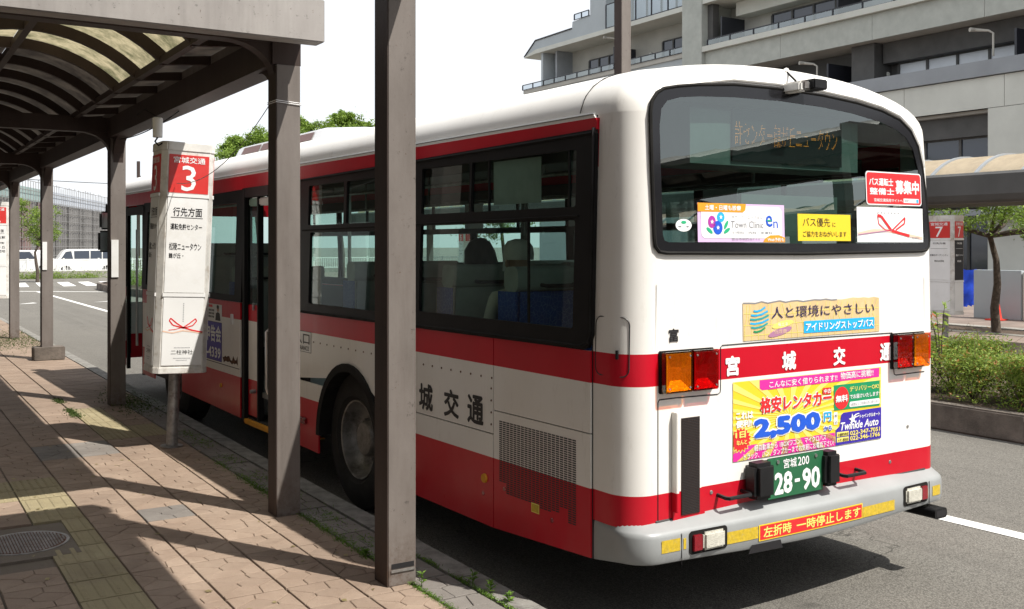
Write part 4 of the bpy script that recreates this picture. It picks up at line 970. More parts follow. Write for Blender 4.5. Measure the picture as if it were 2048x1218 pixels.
# small side fittings
def sfit(nm, y, z, r_, mat, d=.012): return MB().lathe([(-.014 - d, 0), (-.014 - d, r_ * .9), (-.014, r_)], (0, y, z), 'X', 16).build(nm, mat, bus)
sfit('marker_reflector', 1.292, .622, .028, 'orange_edge'); MB().box(-.03, -.014, 3.99, 4.12, .545, .60).build('marker_lamp', 'lamp_red', bus, bevel=.01)
sfit('marker_reflector', 6.15, .62, .022, 'orange_edge'); 
mb = MB()
for k in range(9): mb.lathe([(-.017, 0), (-.017, .006), (-.014, .007)], (0, 2.16 - k * .118, 1.222), 'X', 8)
for k in range(9): mb.lathe([(-.017, 0), (-.017, .006), (-.014, .007)], (0, 3.85 - k * .13, 1.225), 'X', 8)
for k in range(4): mb.lathe([(-.017, 0), (-.017, .006), (-.014, .007)], (0, 1.222, 1.16 - k * .07), 'X', 8)
mb.build('rivets', 'rust', bus)
p = Print(side, .0165)
for ch, y in (('宮', 2.37), ('城', 2.045), ('交', 1.745), ('通', 1.40)): pass
# print on the left side: text runs from front to rear, so u = -y
def sideu(u, z, off=0): return side(-u, z, off)
for ch, y in (('宮', 2.385), ('城', 2.10), ('交', 1.775), ('通', 1.49)): p = Print(sideu, .0155); p.text(ch, -y, -y + .185, .925, 1.10, 'ink', .028); p.build('company_letter', bus)
p = Print(sideu, .0155)
p.rect(-4.27, -3.90, 1.13, 1.30, 'ink'); p.rect(-4.266, -3.904, 1.134, 1.296, 'sign_white', 1)
p.text('入口', -4.25, -3.93, 1.195, 1.285, 'ink', .012, lv=2); p.text('ENTRANCE', -4.24, -3.94, 1.145, 1.18, 'ink', .01, lv=2)
p.build('entrance_sticker', bus)
p = Print(sideu, .0155)
p.rect(-7.0, -6.13, .847, 1.234, 'ink_navy'); p.rect(-6.995, -6.135, .852, 1.229, 'p_indigo', 1)
p.text('青色申告会', -6.98, -6.15, 1.03, 1.20, 'ink_white', .03, lv=2); p.text('265-4339', -6.9, -6.16, .875, .98, 'ink_white', .03, lv=2)
p.build('blue_advert', bus)
p = Print(sideu, .0155)
p.rect(-6.72, -6.13, 1.245, 1.41, 'sign_white'); p.rect(-6.65, -6.42, 1.375, 1.40, 'p_red', 1)
for i, t_ in enumerate(('口座開設は', 'こちらの窓口', 'へどうぞ')): 
    for q in range(7): p.rect(-6.67 + q * .045, -6.64 + q * .045, 1.335 - i * .032, 1.355 - i * .032, 'ink', 1)
p.ell(-6.25, 1.365, .035, .03, 'skin', 1); p.poly([(-6.33, 1.25), (-6.17, 1.25), (-6.19, 1.32), (-6.25, 1.335), (-6.31, 1.32)], 'ink', 1); p.ell(-6.25, 1.385, .036, .02, 'ink', 2)
p.build('poster', bus)
mb = MB(); rr_ = random.Random(3)
pts = [(-6.11, .905)] + [(-6.11 + .04 * k, .905 + rr_.uniform(-.015, .045)) for k in range(1, 12)] + [(-5.66, .85)] + [(-6.11 + .04 * (11 - k), .86 + rr_.uniform(-.01, .02)) for k in range(11)]
p = Print(sideu, .0152); p.poly(pts, 'rust'); p.build('rust_patch', bus)
seam([(1.199, .36), (1.199, 1.459)], 'panel_seam', side); seam([(5.62, .83), (7.4, .83)], 'panel_seam', lambda y, z, o: side(y, z, .014))
MB().box(-.03, -.014, 5.78, 5.84, 1.24, 1.34).build('door_button', 'sign_white', bus, bevel=.004)
p = Print(sideu, .0155); p.rect(-.81, -.735, .528, .580, 'p_yellow2'); p.rect(-.805, -.74, .533, .575, 'refl_yellow', 1); p.build('yellow_sticker', bus)
for y, z in ((1.08, .60), (.62, .52), (1.31, .53)): MB().lathe([(-.017, 0), (-.017, .012), (-.014, .014)], (0, y, z), 'X', 12).build('hatch_lock', 'lamp_red', bus)
p = Print(sideu, .008); p.rect(-4.13, -4.02, 1.53, 1.66, 'sign_white'); p.rect(-4.12, -4.03, 1.63, 1.655, 'p_red', 1); p.rect(-4.085, -4.065, 1.56, 1.61, 'ink', 1); p.build('window_sticker', bus)
MB().box(.030, .034, .783, 1.265, 2.235, 2.49).build('blank_notice_card', 'seat_grey', bus)
for c in (fr_a,): pass

# ------------------------------------------------------------------ print and stickers on the rear of the bus
for ch, x0, x1 in (('宮', .656, .759), ('城', 1.086, 1.199), ('交', 1.513, 1.617), ('通', 1.933, 2.039)): p = Print(rearm, .0035); p.text(ch, x0, x1, 1.312, 1.418, 'ink_white', .035); p.build('company_letter', bus)
p = Print(rearm, .0035); p.text('富', .258, .324, 1.512, 1.580, 'ink', .02); p.build('depot_lettering', bus)
AX0, AX1, AZ0, AZ1 = .71, 1.941, .858, 1.277
def adm(u, v, off=0): return rearm(AX0 + (AX1 - AX0) * u, AZ0 + (AZ1 - AZ0) * v, off)
def A(X, Y):   # sheet coordinates measured off the advert
    t = (X - 147) / 1713; return (t / (1.118 - t * .118), (1158 - 268 * t - Y) / (900 - 95 * t))
ad = Print(adm, .003)
def AT(s, X0, X1, yt, yb, m, bold=.02, lv=3, shear=0):
    xm = (X0 + X1) / 2; u0, u1 = A(X0, 0)[0], A(X1, 0)[0]; v1, v0 = A(xm, yt)[1], A(xm, yb)[1]; ad.text(s, u0, u1, v0, v1, m, bold, shear, lv)
def AP(pts, m, lv=1): ad.poly([A(*q) for q in pts], m, lv)
ad.rect(0, 1, 0, 1, 'p_yellow')
for k in range(26):
    t = R(k * 360 / 26); c_ = A(800, 640); r1 = 1.2
    a_ = [(c_[0], c_[1]), (c_[0] + r1 * math.cos(t), c_[1] + r1 * math.sin(t)), (c_[0] + r1 * math.cos(t + .1), c_[1] + r1 * math.sin(t + .1))]
    # clip the ray to the sheet
    q = a_
    for (n, d) in (((1, 0), 1), ((-1, 0), 0), ((0, 1), 1), ((0, -1), 0)):
        o = []
        for i in range(len(q)):
            s0, s1 = q[i], q[(i + 1) % len(q)]; f0 = s0[0] * n[0] + s0[1] * n[1] - d; f1 = s1[0] * n[0] + s1[1] * n[1] - d
            if f0 <= 0: o.append(s0)
            if (f0 < 0) != (f1 < 0) and abs(f0 - f1) > 1e-9: tt = f0 / (f0 - f1); o.append((s0[0] + (s1[0] - s0[0]) * tt, s0[1] + (s1[1] - s0[1]) * tt))
        q = o
        if len(q) < 3: break
    if len(q) >= 3: ad.poly(q, 'p_yellow2', 1)
AP([(450, 232), (1838, 92), (1835, 195), (480, 345), (452, 325)], 'p_pink', 2)
AT('こんなに安く借りられます!!', 560, 1345, 205, 280, 'ink_white', .012); AT('物価高に挑戦!!', 1385, 1765, 125, 205, 'ink_white', .012)
for m_, b_, l_ in (('ink_white', .085, 2), ('p_red', .03, 4)): AT('格安レンタカー', 455, 1280, 385 - (8 if l_ == 2 else 0), 560 + (8 if l_ == 2 else 0), m_, b_, l_)
AP([(1178, 322), (1275, 312), (1275, 385), (1178, 395)], 'p_red', 4); AT('中古', 1188, 1268, 330, 380, 'ink_white', .02, 5)
for m_, b_, l_, d_ in (('ink_white', .10, 3, 14), ('p_blue', .055, 5, 0)): AT('2,500', 378 - d_, 1150 + d_, 625 - d_, 865 + d_, m_, b_, l_)
for m_, b_, l_, d_ in (('ink_white', .09, 3, 8), ('p_sky', .03, 5, 0)): AT('円', 1188 - d_, 1275 + d_, 592 - d_, 700 + d_, m_, b_, l_)
for m_, b_, l_, d_ in (('ink_white', .09, 3, 6), ('p_blue', .02, 5, 0)): AT('から', 1190 - d_, 1280 + d_, 748 - d_, 805 + d_, m_, b_, l_)
AT('これは', 175, 375, 585, 670, 'ink_white', .04); AT('便利!', 175, 355, 680, 765, 'ink_white', .04)
ctr = A(232, 905); st = []
for k in range(36):
    t = R(k * 10); rr = (1.0 if k % 2 else .78); st.append((max(.001, ctr[0] + .058 * rr * math.cos(t) * 1.1), ctr[1] + .155 * rr * math.sin(t)))
AP([(147, 1040), (340, 965), (1322, 828), (1328, 978), (147, 1157)], 'p_pink', 1)
ad.poly([(max(.0005, ctr[0] + (a - ctr[0]) * 1.12), ctr[1] + (b - ctr[1]) * 1.12) for a, b in st], 'p_yellow2', 2); ad.poly(st, 'p_red', 3)
AT('1日', 165, 285, 810, 885, 'p_yellow2', .04, 5); AT('なんと', 178, 298, 905, 960, 'p_yellow2', .03, 5)
AT('軽自動車から 1BOXワゴン、マイクロバス', 385, 1215, 905, 975, 'ink_white', .010); AT('トラック、バン、ダンプカーまでお気軽にお電話下さい!', 265, 1305, 985, 1055, 'ink_white', .010)
AP([(1308, 292), (1842, 235), (1840, 520), (1312, 578)], 'p_green', 2)
c_ = A(1398, 435); ad.ell(c_[0], c_[1], .052, .155, 'p_red', 3, n=28); AT('無料', 1325, 1465, 400, 480, 'ink_white', .03, 5)
AT('デリバリーOK!', 1490, 1830, 285, 345, 'p_yellow2', .015); AT('でお届けいたします!', 1492, 1835, 378, 428, 'ink_white', .02)
AP([(1490, 490), (1500, 478), (1830, 437), (1840, 448), (1838, 490), (1828, 500), (1498, 538), (1488, 528)], 'ink_white', 3); AT('1週間以上ご利用の方に限ります', 1500, 1828, 470, 505, 'ink_grey', 0, 5)
AP([(1310, 598), (1350, 594), (1350, 735), (1310, 740)], 'ink_white', 2); AT('税', 1316, 1344, 620, 655, 'ink', 0, 4); AT('込', 1316, 1344, 685, 725, 'ink', 0, 4)
AP([(1395, 625), (1420, 602), (1860, 540), (1860, 890), (1330, 975), (1330, 800), (1375, 755)], 'p_indigo', 2)
AT('トゥインクルオート', 1608, 1842, 605, 650, 'ink_white', .03); AT('Twinkle Auto', 1385, 1825, 685, 775, 'ink_white', .02, 3, .25)
s_ = A(1525, 675); ad.poly([(s_[0] + (.030 if k % 2 == 0 else .012) * math.cos(R(100 + 36 * k)), s_[1] + (.085 if k % 2 == 0 else .034) * math.sin(R(100 + 36 * k))) for k in range(10)], 'ink_white', 4)
ad.line([A(1540, 640), A(1570, 615), A(1600, 608)], .012, 'ink_white', 4); ad.line([A(1555, 655), A(1600, 632)], .010, 'ink_white', 4)
for dy, nm, tel in ((0, '大富町本店', '022-347-7051'), (62, 'イオン富谷店', '022-346-1766')):
    AP([(1342, 825 + dy * 1.02), (1480, 808 + dy), (1480, 858 + dy), (1342, 878 + dy)], 'p_yellow2', 3); AT(nm, 1350, 1472, 828 + dy, 862 + dy, 'ink', .01, 5)
    AT(tel, 1492, 1840, 785 + dy * .95, 835 + dy * .95, 'p_yellow2', .02, 4)
ad.build('car_hire_advert', bus, label='yellow, pink and blue car hire advert on the rear panel')
# idling stop sticker
p = Print(rearm, .003); rr_ = random.Random(9)
top = [(.783 + 1.14 * k / 24, 1.693 + rr_.uniform(-.006, .005)) for k in range(25)]
p.poly([(.787, 1.490), (1.927, 1.490)] + top[::-1], 'p_cream'); 
p.poly([(x, z - .004) for x, z in top[:-8]] + [(x, z + .003) for x, z in top[:-8][::-1]], 'ink_grey', 1)
for k in range(22):
    x = .80 + k * .052; p.line([(x, 1.49), (x + rr_.uniform(-.01, .01), 1.55), (x + rr_.uniform(-.03, .03), 1.60), (x + rr_.uniform(-.03, .03), 1.68)], .003, 'p_yellow2', 1)
for k in range(3): p.line([(.79 + .3 * q, 1.52 + k * .055 + rr_.uniform(-.008, .008)) for q in range(4)] + [(1.92, 1.53 + k * .05)], .003, 'p_yellow2', 1)
p.text('人と環境にやさしい', 1.0, 1.875, 1.600, 1.665, 'ink_navy', .0, lv=3)
p.rect(1.262, 1.877, 1.510, 1.577, 'p_sky', 2); p.text('アイドリングストップバス', 1.275, 1.865, 1.520, 1.567, 'ink_white', .025, lv=4)
for k in range(6):
    z = 1.66 - k * .022; hw = .072 * math.sqrt(max(.1, 1 - ((z - 1.605) / .07) ** 2))
    p.line([(.908 - hw, z - .012), (.908 - hw * .5, z - .016), (.908 + hw * .3, z - .010), (.908 + hw, z + .006)], .010, ('p_sky', 'p_sky', 'p_teal', 'p_sky', 'p_teal', 'p_green')[k], 2)
p.ell(1.09, 1.567, .085, .018, 'p_yellow2', 2, .15); p.text('省エネ', 1.05, 1.13, 1.557, 1.578, 'ink_white', 0, lv=3); p.ell(1.07, 1.527, .095, .019, 'p_mauve', 2, .2); p.text('低煙費', 1.02, 1.12, 1.518, 1.540, 'p_peach', 0, lv=3)
p.build('eco_driving_sticker', bus, label='torn beige sticker with blue globe above the red band')
# stickers in the rear window
p = Print(rearm, .0145)
p.rect(.449, 1.097, 2.015, 2.217, 'p_lilac'); p.poly(rrect(.472, 1.075, 2.035, 2.205, .03), 'ink_white', 1)
p.poly([(.449, 2.172), (.775, 2.172), (.795, 2.185), (.80, 2.217), (.449, 2.217)], 'p_orange', 2); p.text('土曜・日曜も診療', .498, .76, 2.180, 2.208, 'ink_white', .025, lv=3)
for (x, z, a, b, m_) in ((.548, 2.120, .028, .032, 'p_magenta'), (.612, 2.145, .028, .026, 'p_sky'), (.590, 2.090, .034, .036, 'p_blue')):
    p.ell(x, z, a, b, m_, 2); p.poly([(x + (.013 if k % 2 == 0 else .006) * math.cos(R(90 + 36 * k)), z + (.013 if k % 2 == 0 else .006) * math.sin(R(90 + 36 * k))) for k in range(10)], 'ink_white', 3)
for (x, z, t) in ((.53, 2.075, -.6), (.655, 2.075, .5), (.650, 2.105, 1.0)): p.ell(x, z, .026, .010, 'p_leaf', 2, t)
p.text('タウンクリニックえん', .69, .925, 2.138, 2.155, 'ink_grey', 0, lv=2); p.text('Town Clinic', .685, .930, 2.090, 2.127, 'ink_grey', .0, lv=2)
p.text('e', .948, 1.0, 2.098, 2.160, 'p_blue', .01, lv=2); p.rect(.958, .99, 2.128, 2.136, 'p_leaf', 3); p.text('n', 1.008, 1.042, 2.092, 2.128, 'p_blue', -.005, lv=2)
p.text('小児科・内科・皮膚科', .69, .998, 2.058, 2.073, 'ink_grey', 0, lv=2); p.text('富谷市明石台7-1-5', .69, .90, 2.024, 2.038, 'ink_grey', 0, lv=2)
p.poly([(.925, 2.015), (.94, 2.035), (.98, 2.052), (1.05, 2.054), (1.097, 2.04), (1.097, 2.015)], 'p_orange', 2); p.text('Web予約も', .958, 1.088, 2.019, 2.040, 'ink_white', .02, lv=3)
p.build('clinic_sticker', rw, label='lilac and white clinic sticker in the rear window')
p = Print(rearm, .0145); p.rect(1.205, 1.654, 2.023, 2.173, 'p_yellow')
p.text('バス優先', 1.245, 1.475, 2.103, 2.152, 'ink', .0, lv=1); p.text('に', 1.495, 1.522, 2.103, 2.128, 'ink', 0, lv=1); p.text('ご協力をおねがいします', 1.245, 1.615, 2.045, 2.078, 'ink', .005, lv=1)
p.build('bus_priority_sticker', rw, label='yellow sticker in the rear window')
p = Print(rearm, .0145); p.rect(1.713, 2.338, 2.017, 2.222, 'ink_white')
p.line([(1.72, 2.065), (1.85, 2.085), (2.0, 2.085), (2.33, 2.04)], .018, 'p_peach', 1)
p.line([(1.90, 2.175), (1.935, 2.17), (2.03, 2.085), (2.20, 2.055)], .017, 'p_red', 2); p.line([(1.90, 2.175), (1.91, 2.125), (1.97, 2.09), (2.03, 2.085)], .006, 'p_red', 2)
p.line([(2.03, 2.085), (2.16, 2.165), (2.155, 2.13), (2.07, 2.09)], .010, 'p_red', 2); p.line([(1.72, 2.06), (1.88, 2.075), (2.03, 2.088)], .006, 'p_mauve', 2)
p.text('二柱神社', 2.20, 2.30, 2.035, 2.050, 'ink_grey', 0, lv=2)
for k in range(7): p.rect(1.90 + k * .032, 1.91 + k * .032, 2.188, 2.194, 'ink_grey', 2)
p.build('bow_poster', rw, label='white poster with a red bow in the rear window')
p = Print(rearm, .0155); p.poly(rrect(1.802, 2.330, 2.237, 2.435, .022), 'ink_white'); p.poly(rrect(1.809, 2.323, 2.244, 2.428, .018), 'p_red', 1)
p.text('バス運転士', 1.828, 2.055, 2.350, 2.396, 'ink_white', .025, lv=2); p.text('整備士', 1.832, 2.062, 2.297, 2.338, 'ink_white', .025, lv=2); p.text('募集中', 2.075, 2.305, 2.305, 2.390, 'ink_white', .035, lv=2)
p.text('宮城交通採用サイトへ', 1.87, 2.14, 2.256, 2.276, 'ink_white', .01, lv=2); p.rect(2.15, 2.30, 2.254, 2.280, 'ink_white', 2); p.text('採用サイト', 2.16, 2.24, 2.259, 2.275, 'ink_grey', 0, lv=3); p.rect(2.275, 2.295, 2.257, 2.277, 'p_sky', 3)
p.build('recruiting_sticker', rw, label='red recruiting sticker in the rear window')
p = Print(rearm, .0145); p.ell(.352, 2.10, .055, .032, 'ink_white'); p.ell(.352, 2.115, .018, .008, 'p_leaf', 1); p.rect(.315, .335, 2.09, 2.097, 'ink_grey', 1); p.rect(.37, .385, 2.09, 2.097, 'ink_grey', 1); p.build('oval_sticker', rw)
# rear destination display inside the window
db = MB(); prof_ = [(.10, 2.43), (.10, 2.72), (.17, 2.76), (.36, 2.76), (.44, 2.6), (.44, 2.43)]
db.prism([(y, z) for y, z in prof_], .50, 1.86, 'X'); dsp = db.build('destination_display', 'inner_grey', bus)
MB().box(.80, 1.70, .088, .0985, 2.455, 2.735).build('display_screen', 'ink', dsp)
lm = MB(); vs, fs = text_mesh('許センター鶴が丘ニュータウン', 0, 0)
# dot matrix: sample the lettering on a grid
from mathutils.bvhtree import BVHTree
bvh = BVHTree.FromPolygons([Vector((a[0], a[1], 0)) for a in vs], fs); xs2 = [a[0] for a in vs]; ys2 = [a[1] for a in vs]; W_ = max(xs2) - min(xs2); H_ = max(ys2) - min(ys2)
gx, gz = 118, 16
for i in range(gx):
    for j in range(gz):
        q = Vector((min(xs2) + W_ * (i + .5) / gx, min(ys2) + H_ * (j + .5) / gz, 1))
        if bvh.ray_cast(q, Vector((0, 0, -1)))[0] is not None:
            x = .82 + .84 * i / gx; z = 2.545 + .125 * j / gz; lm.quad((x, .0865, z), (x + .0034, .0865, z), (x + .0034, .0865, z + .0034), (x, .0865, z + .0034))
lm.build('display_dots', 'led', dsp, kind='stuff')
# ------------------------------------------------------------------ bus interior
MB().box(.55, 2.0, .15, LN - .2, .62, .66).box(.05, 2.49, 4.3, 7.4, .61, .659).build('bus_floor', 'inner_grey', bus); MB().box(.55, 2.0, .16, 3.9, .66, .75).box(.05, 2.49, .32, 2.5, .66, .749).build('rear_platform', 'inner_grey', bus)
ce = MB(); ce.quad((.06, .1, 2.66), (.5, .1, 2.90), (.5, LN - .2, 2.90), (.06, LN - .2, 2.66)); ce.quad((.5, .1, 2.90), (2.04, .1, 2.90), (2.04, LN - .2, 2.90), (.5, LN - .2, 2.90)); ce.quad((2.04, .1, 2.90), (2.48, .1, 2.66), (2.48, LN - .2, 2.66), (2.04, LN - .2, 2.90))
ce.build('ceiling', 'inner_grey', bus)
MB().box(.24, 2.30, .04, .07, .6, 1.98).build('rear_inner_wall', 'inner_dark', bus)
mb = MB()
for x in (.35, 2.15):
    mb.tube([(x, .6, 2.42), (x, 10, 2.42)], .014, 8)
    for k in range(6): y = 1.2 + k * 1.55; mb.tube([(x, y, 2.42), (x + (.0), y, 2.80)], .012, 6)
for (x, y) in ((.95, 2.3), (1.6, 3.2), (.95, 4.0), (1.6, 5.6), (.95, 6.6)): mb.tube([(x, y, .66), (x, y, 2.88)], .015, 8)
mb.build('grab_rails', 'steel_dull', bus, True)
MB().box(.12, .16, .50, 10, 2.46, 2.56).box(2.38, 2.42, .5, 10, 2.46, 2.56).build('air_duct', 'inner_dark', bus)
mb = MB().tube([(.55, .62, 2.10), (.55, .52, 2.30), (.70, .45, 2.62)], .02, 8).tube([(.55, .5, 2.3), (.38, .42, 2.5), (.34, .40, 2.7)], .02, 8); mb.build('vent_hose', 'black', bus)
def bus_seat(x, y, w_=.92, z=.75, cloth_back=False):
    s = empty('seat', (x, y, z)); s.parent = bus
    MB().box(0, w_, .05, .50, .30, .42).build('cushion', 'seat_blue', s, bevel=.03); MB().box(.05, w_ - .05, .1, .45, 0, .30).build('seat_base', 'inner_dark', s)
    q = MB().prism([(-.05, .30), (.06, .30), (.03, .99), (-.10, .99)], .0, w_, 'X'); q.build('backrest', 'seat_blue' if cloth_back else 'seat_grey', s, bevel=.02)
    for a in (0, w_ / 2): MB().prism([(.03, .34), (.08, .34), (.06, .93), (.0, .97)], a + .02, a + w_ / 2 - .02, 'X').build('back_cushion', 'seat_blue', s, bevel=.015)
    MB().prism(rrect(-.115, .035, .97, 1.12, .045), -.01, w_ + .01, 'X').build('headrest', 'seat_grey', s, smooth=True)
    for a in (.16, w_ - .40): MB().tube([(a, -.115, 1.01), (a + .01, -.155, 1.005), (a + .23, -.155, 1.005), (a + .24, -.115, 1.01)], .013, 6).build('grip', 'black', s, True)
    MB().box(-.012, .0, -.09, .10, .32, .97).build('side_trim', 'seat_blue', s)
    return s
bus_seat(.16, 1.30, cloth_back=True); bus_seat(.16, 2.05); bus_seat(.16, 2.80); bus_seat(.16, 3.55); bus_seat(1.46, .95); bus_seat(1.46, 1.72); bus_seat(1.46, 2.5); bus_seat(1.46, 3.3)
bus_seat(1.5, 4.8, z=.66); bus_seat(1.5, 5.7, z=.66); bus_seat(.16, 6.3, z=.66); bus_seat(.16, 7.2, z=.9)
MB().box(.25, 2.30, .10, .60, .75, 1.2).build('rear_bench', 'seat_blue', bus, bevel=.03); MB().box(.25, 2.30, .09, .20, 1.2, 1.90).build('rear_bench_back', 'seat_grey', bus, bevel=.03)
MB().box(.9, 1.7, .12, .13, 2.0, 2.28).build('rear_roller_blind', 'inner_grey', bus)
MB().box(1.55, 2.05, 9.4, 9.8, .66, 1.3).build('fare_box', 'inner_grey', bus)
mb = MB()
for (y, z) in ((1.5, 2.30), (3.2, 2.30), (5.0, 2.30)): mb.box(2.30, 2.31, y, y + .35, z - .13, z + .13)
mb.build('interior_adverts', 'sign_white', bus); MB().box(2.42, 2.43, .55, .95, 1.95, 2.1).build('interior_notice', 'sign_white', bus)

# ------------------------------------------------------------------ people in the bus
def skin_body(name, V, E, rad, parent, split, mats, root=0):
    me = bpy.data.meshes.new(name); me.from_pydata(V, E, []); o = bpy.data.objects.new(name, me); COL.objects.link(o)
    md = o.modifiers.new('skin', 'SKIN'); md.use_smooth_shade = True
    if not me.skin_vertices: pass
    for i, sv in enumerate(me.skin_vertices[0].data): sv.radius = (rad[i], rad[i]) if not isinstance(rad[i], tuple) else rad[i]; sv.use_root = (i == root)
    sb = o.modifiers.new('sub', 'SUBSURF'); sb.levels = 1; sb.render_levels = 1
    dg = bpy.context.evaluated_depsgraph_get(); m2 = bpy.data.meshes.new_from_object(o.evaluated_get(dg)); bpy.data.objects.remove(o)
    for m_ in mats: m2.materials.append(MATS[m_])
    for f in m2.polygons: f.material_index = split(f.center); f.use_smooth = True
    ob = bpy.data.objects.new(name, m2); COL.objects.link(ob); ob.parent = parent; return ob
def seated(bx, by, bz, label, top, dark):
    x, y, z = bw(bx, by, bz); p = empty('person', (x, y, z), (0, 0, BA), label=label, category='person')
    V = [(0, 0, .12), (0, .0, .32), (0, .02, .50), (0, .03, .60), (0, .04, .70), (0, .06, .80), (0, .07, .87)]
    E = [(i, i + 1) for i in range(6)]; Rd = [(.17, .13), (.15, .11), (.18, .11), (.06, .06), (.055, .055), (.085, .10), (.055, .07)]
    for s in (-1, 1):
        b = len(V); V += [(s * .19, .02, .53), (s * .24, .06, .28), (s * .20, .26, .20), (s * .17, .32, .20)]; Rd += [.065, .05, .038, .03]; E += [(2, b), (b, b + 1), (b + 1, b + 2), (b + 2, b + 3)]
        for k in range(5):
            c = len(V); V += [(s * (.17 - .03 + .015 * k), .38, .20), (s * (.17 - .03 + .015 * k), .41, .185)]; Rd += [.009, .008]; E += [(b + 3, c), (c, c + 1)]
        b = len(V); V += [(s * .09, .10, .10), (s * .11, .46, .10), (s * .11, .48, -.30), (s * .11, .58, -.34)]; Rd += [.10, .065, .05, .035]; E += [(0, b), (b, b + 1), (b + 1, b + 2), (b + 2, b + 3)]
    skin_body('body', V, E, Rd, p, lambda c: 1 if c.z > .615 or (c.y > .30 and c.z > .15 and c.z < .27 and abs(c.x) > .12) else 0, [top, 'skin'])
    return p
P1 = seated(.60, 2.30, 1.12, 'passenger with long black hair seen from behind through the bus side window', 'shirt', True)
mb = MB(); hp = [(-.02, .62), (.075, .60), (.115, .70), (.118, .80), (.10, .90), (.06, .945), (0, .955)]
def hairm(mb, sy, zc):
    n = 20; rows = [(.50, .085), (.58, .105), (.68, .115), (.78, .118), (.86, .108), (.92, .075), (.95, .03)]
    for z, q in rows: mb.v += [(q * math.cos(2 * math.pi * k / n), .035 + q * 1.05 * math.sin(2 * math.pi * k / n) - (.02 if z < .8 else 0), z - .02) for k in range(n)]
    mb.f += [(j * n + k, j * n + (k + 1) % n, (j + 1) * n + (k + 1) % n, (j + 1) * n + k) for j in range(len(rows) - 1) for k in range(n)] + [tuple((len(rows) - 1) * n + k for k in range(n))]
    return mb
hairm(mb, 0, 0).build('hair', 'hair', P1, True)
P2 = seated(.45, 1.57, 1.13, 'passenger in a pale cap, beige jacket and white mask seated behind the black haired one', 'jacket', False)
mb = MB(); n = 20; rows = [(.775, .096), (.81, .099), (.86, .092), (.895, .068), (.91, .02)]
for z, q in rows: mb.v += [(q * math.cos(2 * math.pi * k / n), .055 + q * 1.08 * math.sin(2 * math.pi * k / n), z) for k in range(n)]
mb.f = [(j * n + k, j * n + (k + 1) % n, (j + 1) * n + (k + 1) % n, (j + 1) * n + k) for j in range(4) for k in range(n)] + [tuple(4 * n + k for k in range(n))]
mb.build('knit_hat', 'cap', P2, True)
mb = MB().add([(-.06, .14, .77), (.06, .14, .77), (.05, .165, .70), (-.05, .165, .70), (-.085, .07, .76), (-.08, .07, .71), (.085, .07, .76), (.08, .07, .71)], [(0, 1, 2, 3), (0, 3, 5, 4), (1, 6, 7, 2)]).tube([(-.083, .07, .76), (-.088, .045, .775), (-.084, .045, .73)], .003, 5); mb.build('face_mask', 'mask', P2)
mb = MB().tube([(-.085, .055, .775), (-.095, .045, .765), (-.092, .05, .735), (-.085, .058, .73)], [.008, .012, .012, .006], 6); mb.build('ear', 'skin', P2)

# ------------------------------------------------------------------ vegetation
def tree(name, loc, h, trunk_r, lobes, nleaf, size, lmat, seed, **k):
    r = random.Random(seed); t = empty(name, loc, **k); x0, y0 = 0, 0
    zc = min(l[2] - l[3] * .2 for l in lobes); mb = MB()
    bend = [(r.uniform(-.06, .06) * j, r.uniform(-.06, .06) * j, zc * j / 4) for j in range(5)]
    mb.tube(bend, [trunk_r * (1 - .12 * j) for j in range(5)], 10)
    top = bend[-1]
    for (cx_, cy_, cz_, rad) in lobes:
        mid = ((top[0] + cx_) / 2 + r.uniform(-.1, .1), (top[1] + cy_) / 2 + r.uniform(-.1, .1), (top[2] + cz_) / 2)
        mb.tube([top, mid, (cx_, cy_, cz_)], [trunk_r * .5, trunk_r * .32, trunk_r * .14], 7)
        for q in range(6):
            d = Vector((r.gauss(0, 1), r.gauss(0, 1), r.gauss(0, .7) + .3)).normalized() * rad * .9
            mb.tube([(cx_, cy_, cz_), (cx_ + d.x * .5, cy_ + d.y * .5, cz_ + d.z * .4), (cx_ + d.x, cy_ + d.y, cz_ + d.z)], [trunk_r * .14, trunk_r * .08, trunk_r * .03], 5)
    mb.build('trunk', 'bark', t, True)
    cl = []
    for (cx_, cy_, cz_, rad) in lobes:
        for q in range(int(26)):
            d = Vector((r.gauss(0, 1), r.gauss(0, 1), r.gauss(0, 1))).normalized() * rad * r.uniform(.45, 1.0)
            cl.append((cx_ + d.x, cy_ + d.y, cz_ + d.z * .8, rad * r.uniform(.18, .36)))
    def fn(rr):
        c = cl[rr.randrange(len(cl))]; d = Vector((rr.gauss(0, 1), rr.gauss(0, 1), rr.gauss(0, .75))) * c[3] * .55
        return (c[0] + d.x, c[1] + d.y, c[2] + d.z)
    me = leaves(nleaf, fn, size, seed, .25); link('crown', me, lmat, t); return t
tree('street_tree', (14.8, 45, .15), 7, .16, [(-1.2, 0, 5.3, 1.4), (.0, 0, 6.1, 1.2), (1.2, .3, 5.7, 1.4), (-.9, .5, 6.2, .6), (-2.1, 0, 4.6, 1.1), (0, 0, 4.6, 1.8), (2.2, 0, 6.0, 1.2), (3.2, 0, 5.0, 1.4)], 48000, .15, 'leaf_tree', 11, label='bushy green tree beyond the bus roof, left of the second shelter post', category='tree')
tree('street_tree', (18.7, 45, .15), 8, .17, [(-1.6, 0, 6.5, 1.3), (.3, 0, 7.2, 1.0), (1.5, 0, 6.7, 1.1), (2.7, .2, 6.3, .9), (0, .5, 5.8, 1.9), (.1, 0, 7.7, .5), (-.8, 0, 6.9, .8), (.9, 0, 6.9, .9), (-1.9, 0, 7.2, .5), (-2.9, 0, 6.0, 1.2), (1.0, 0, 7.3, .5)], 48000, .15, 'leaf_tree', 12, label='taller green tree beyond the bus roof, between the two nearest shelter posts', category='tree')
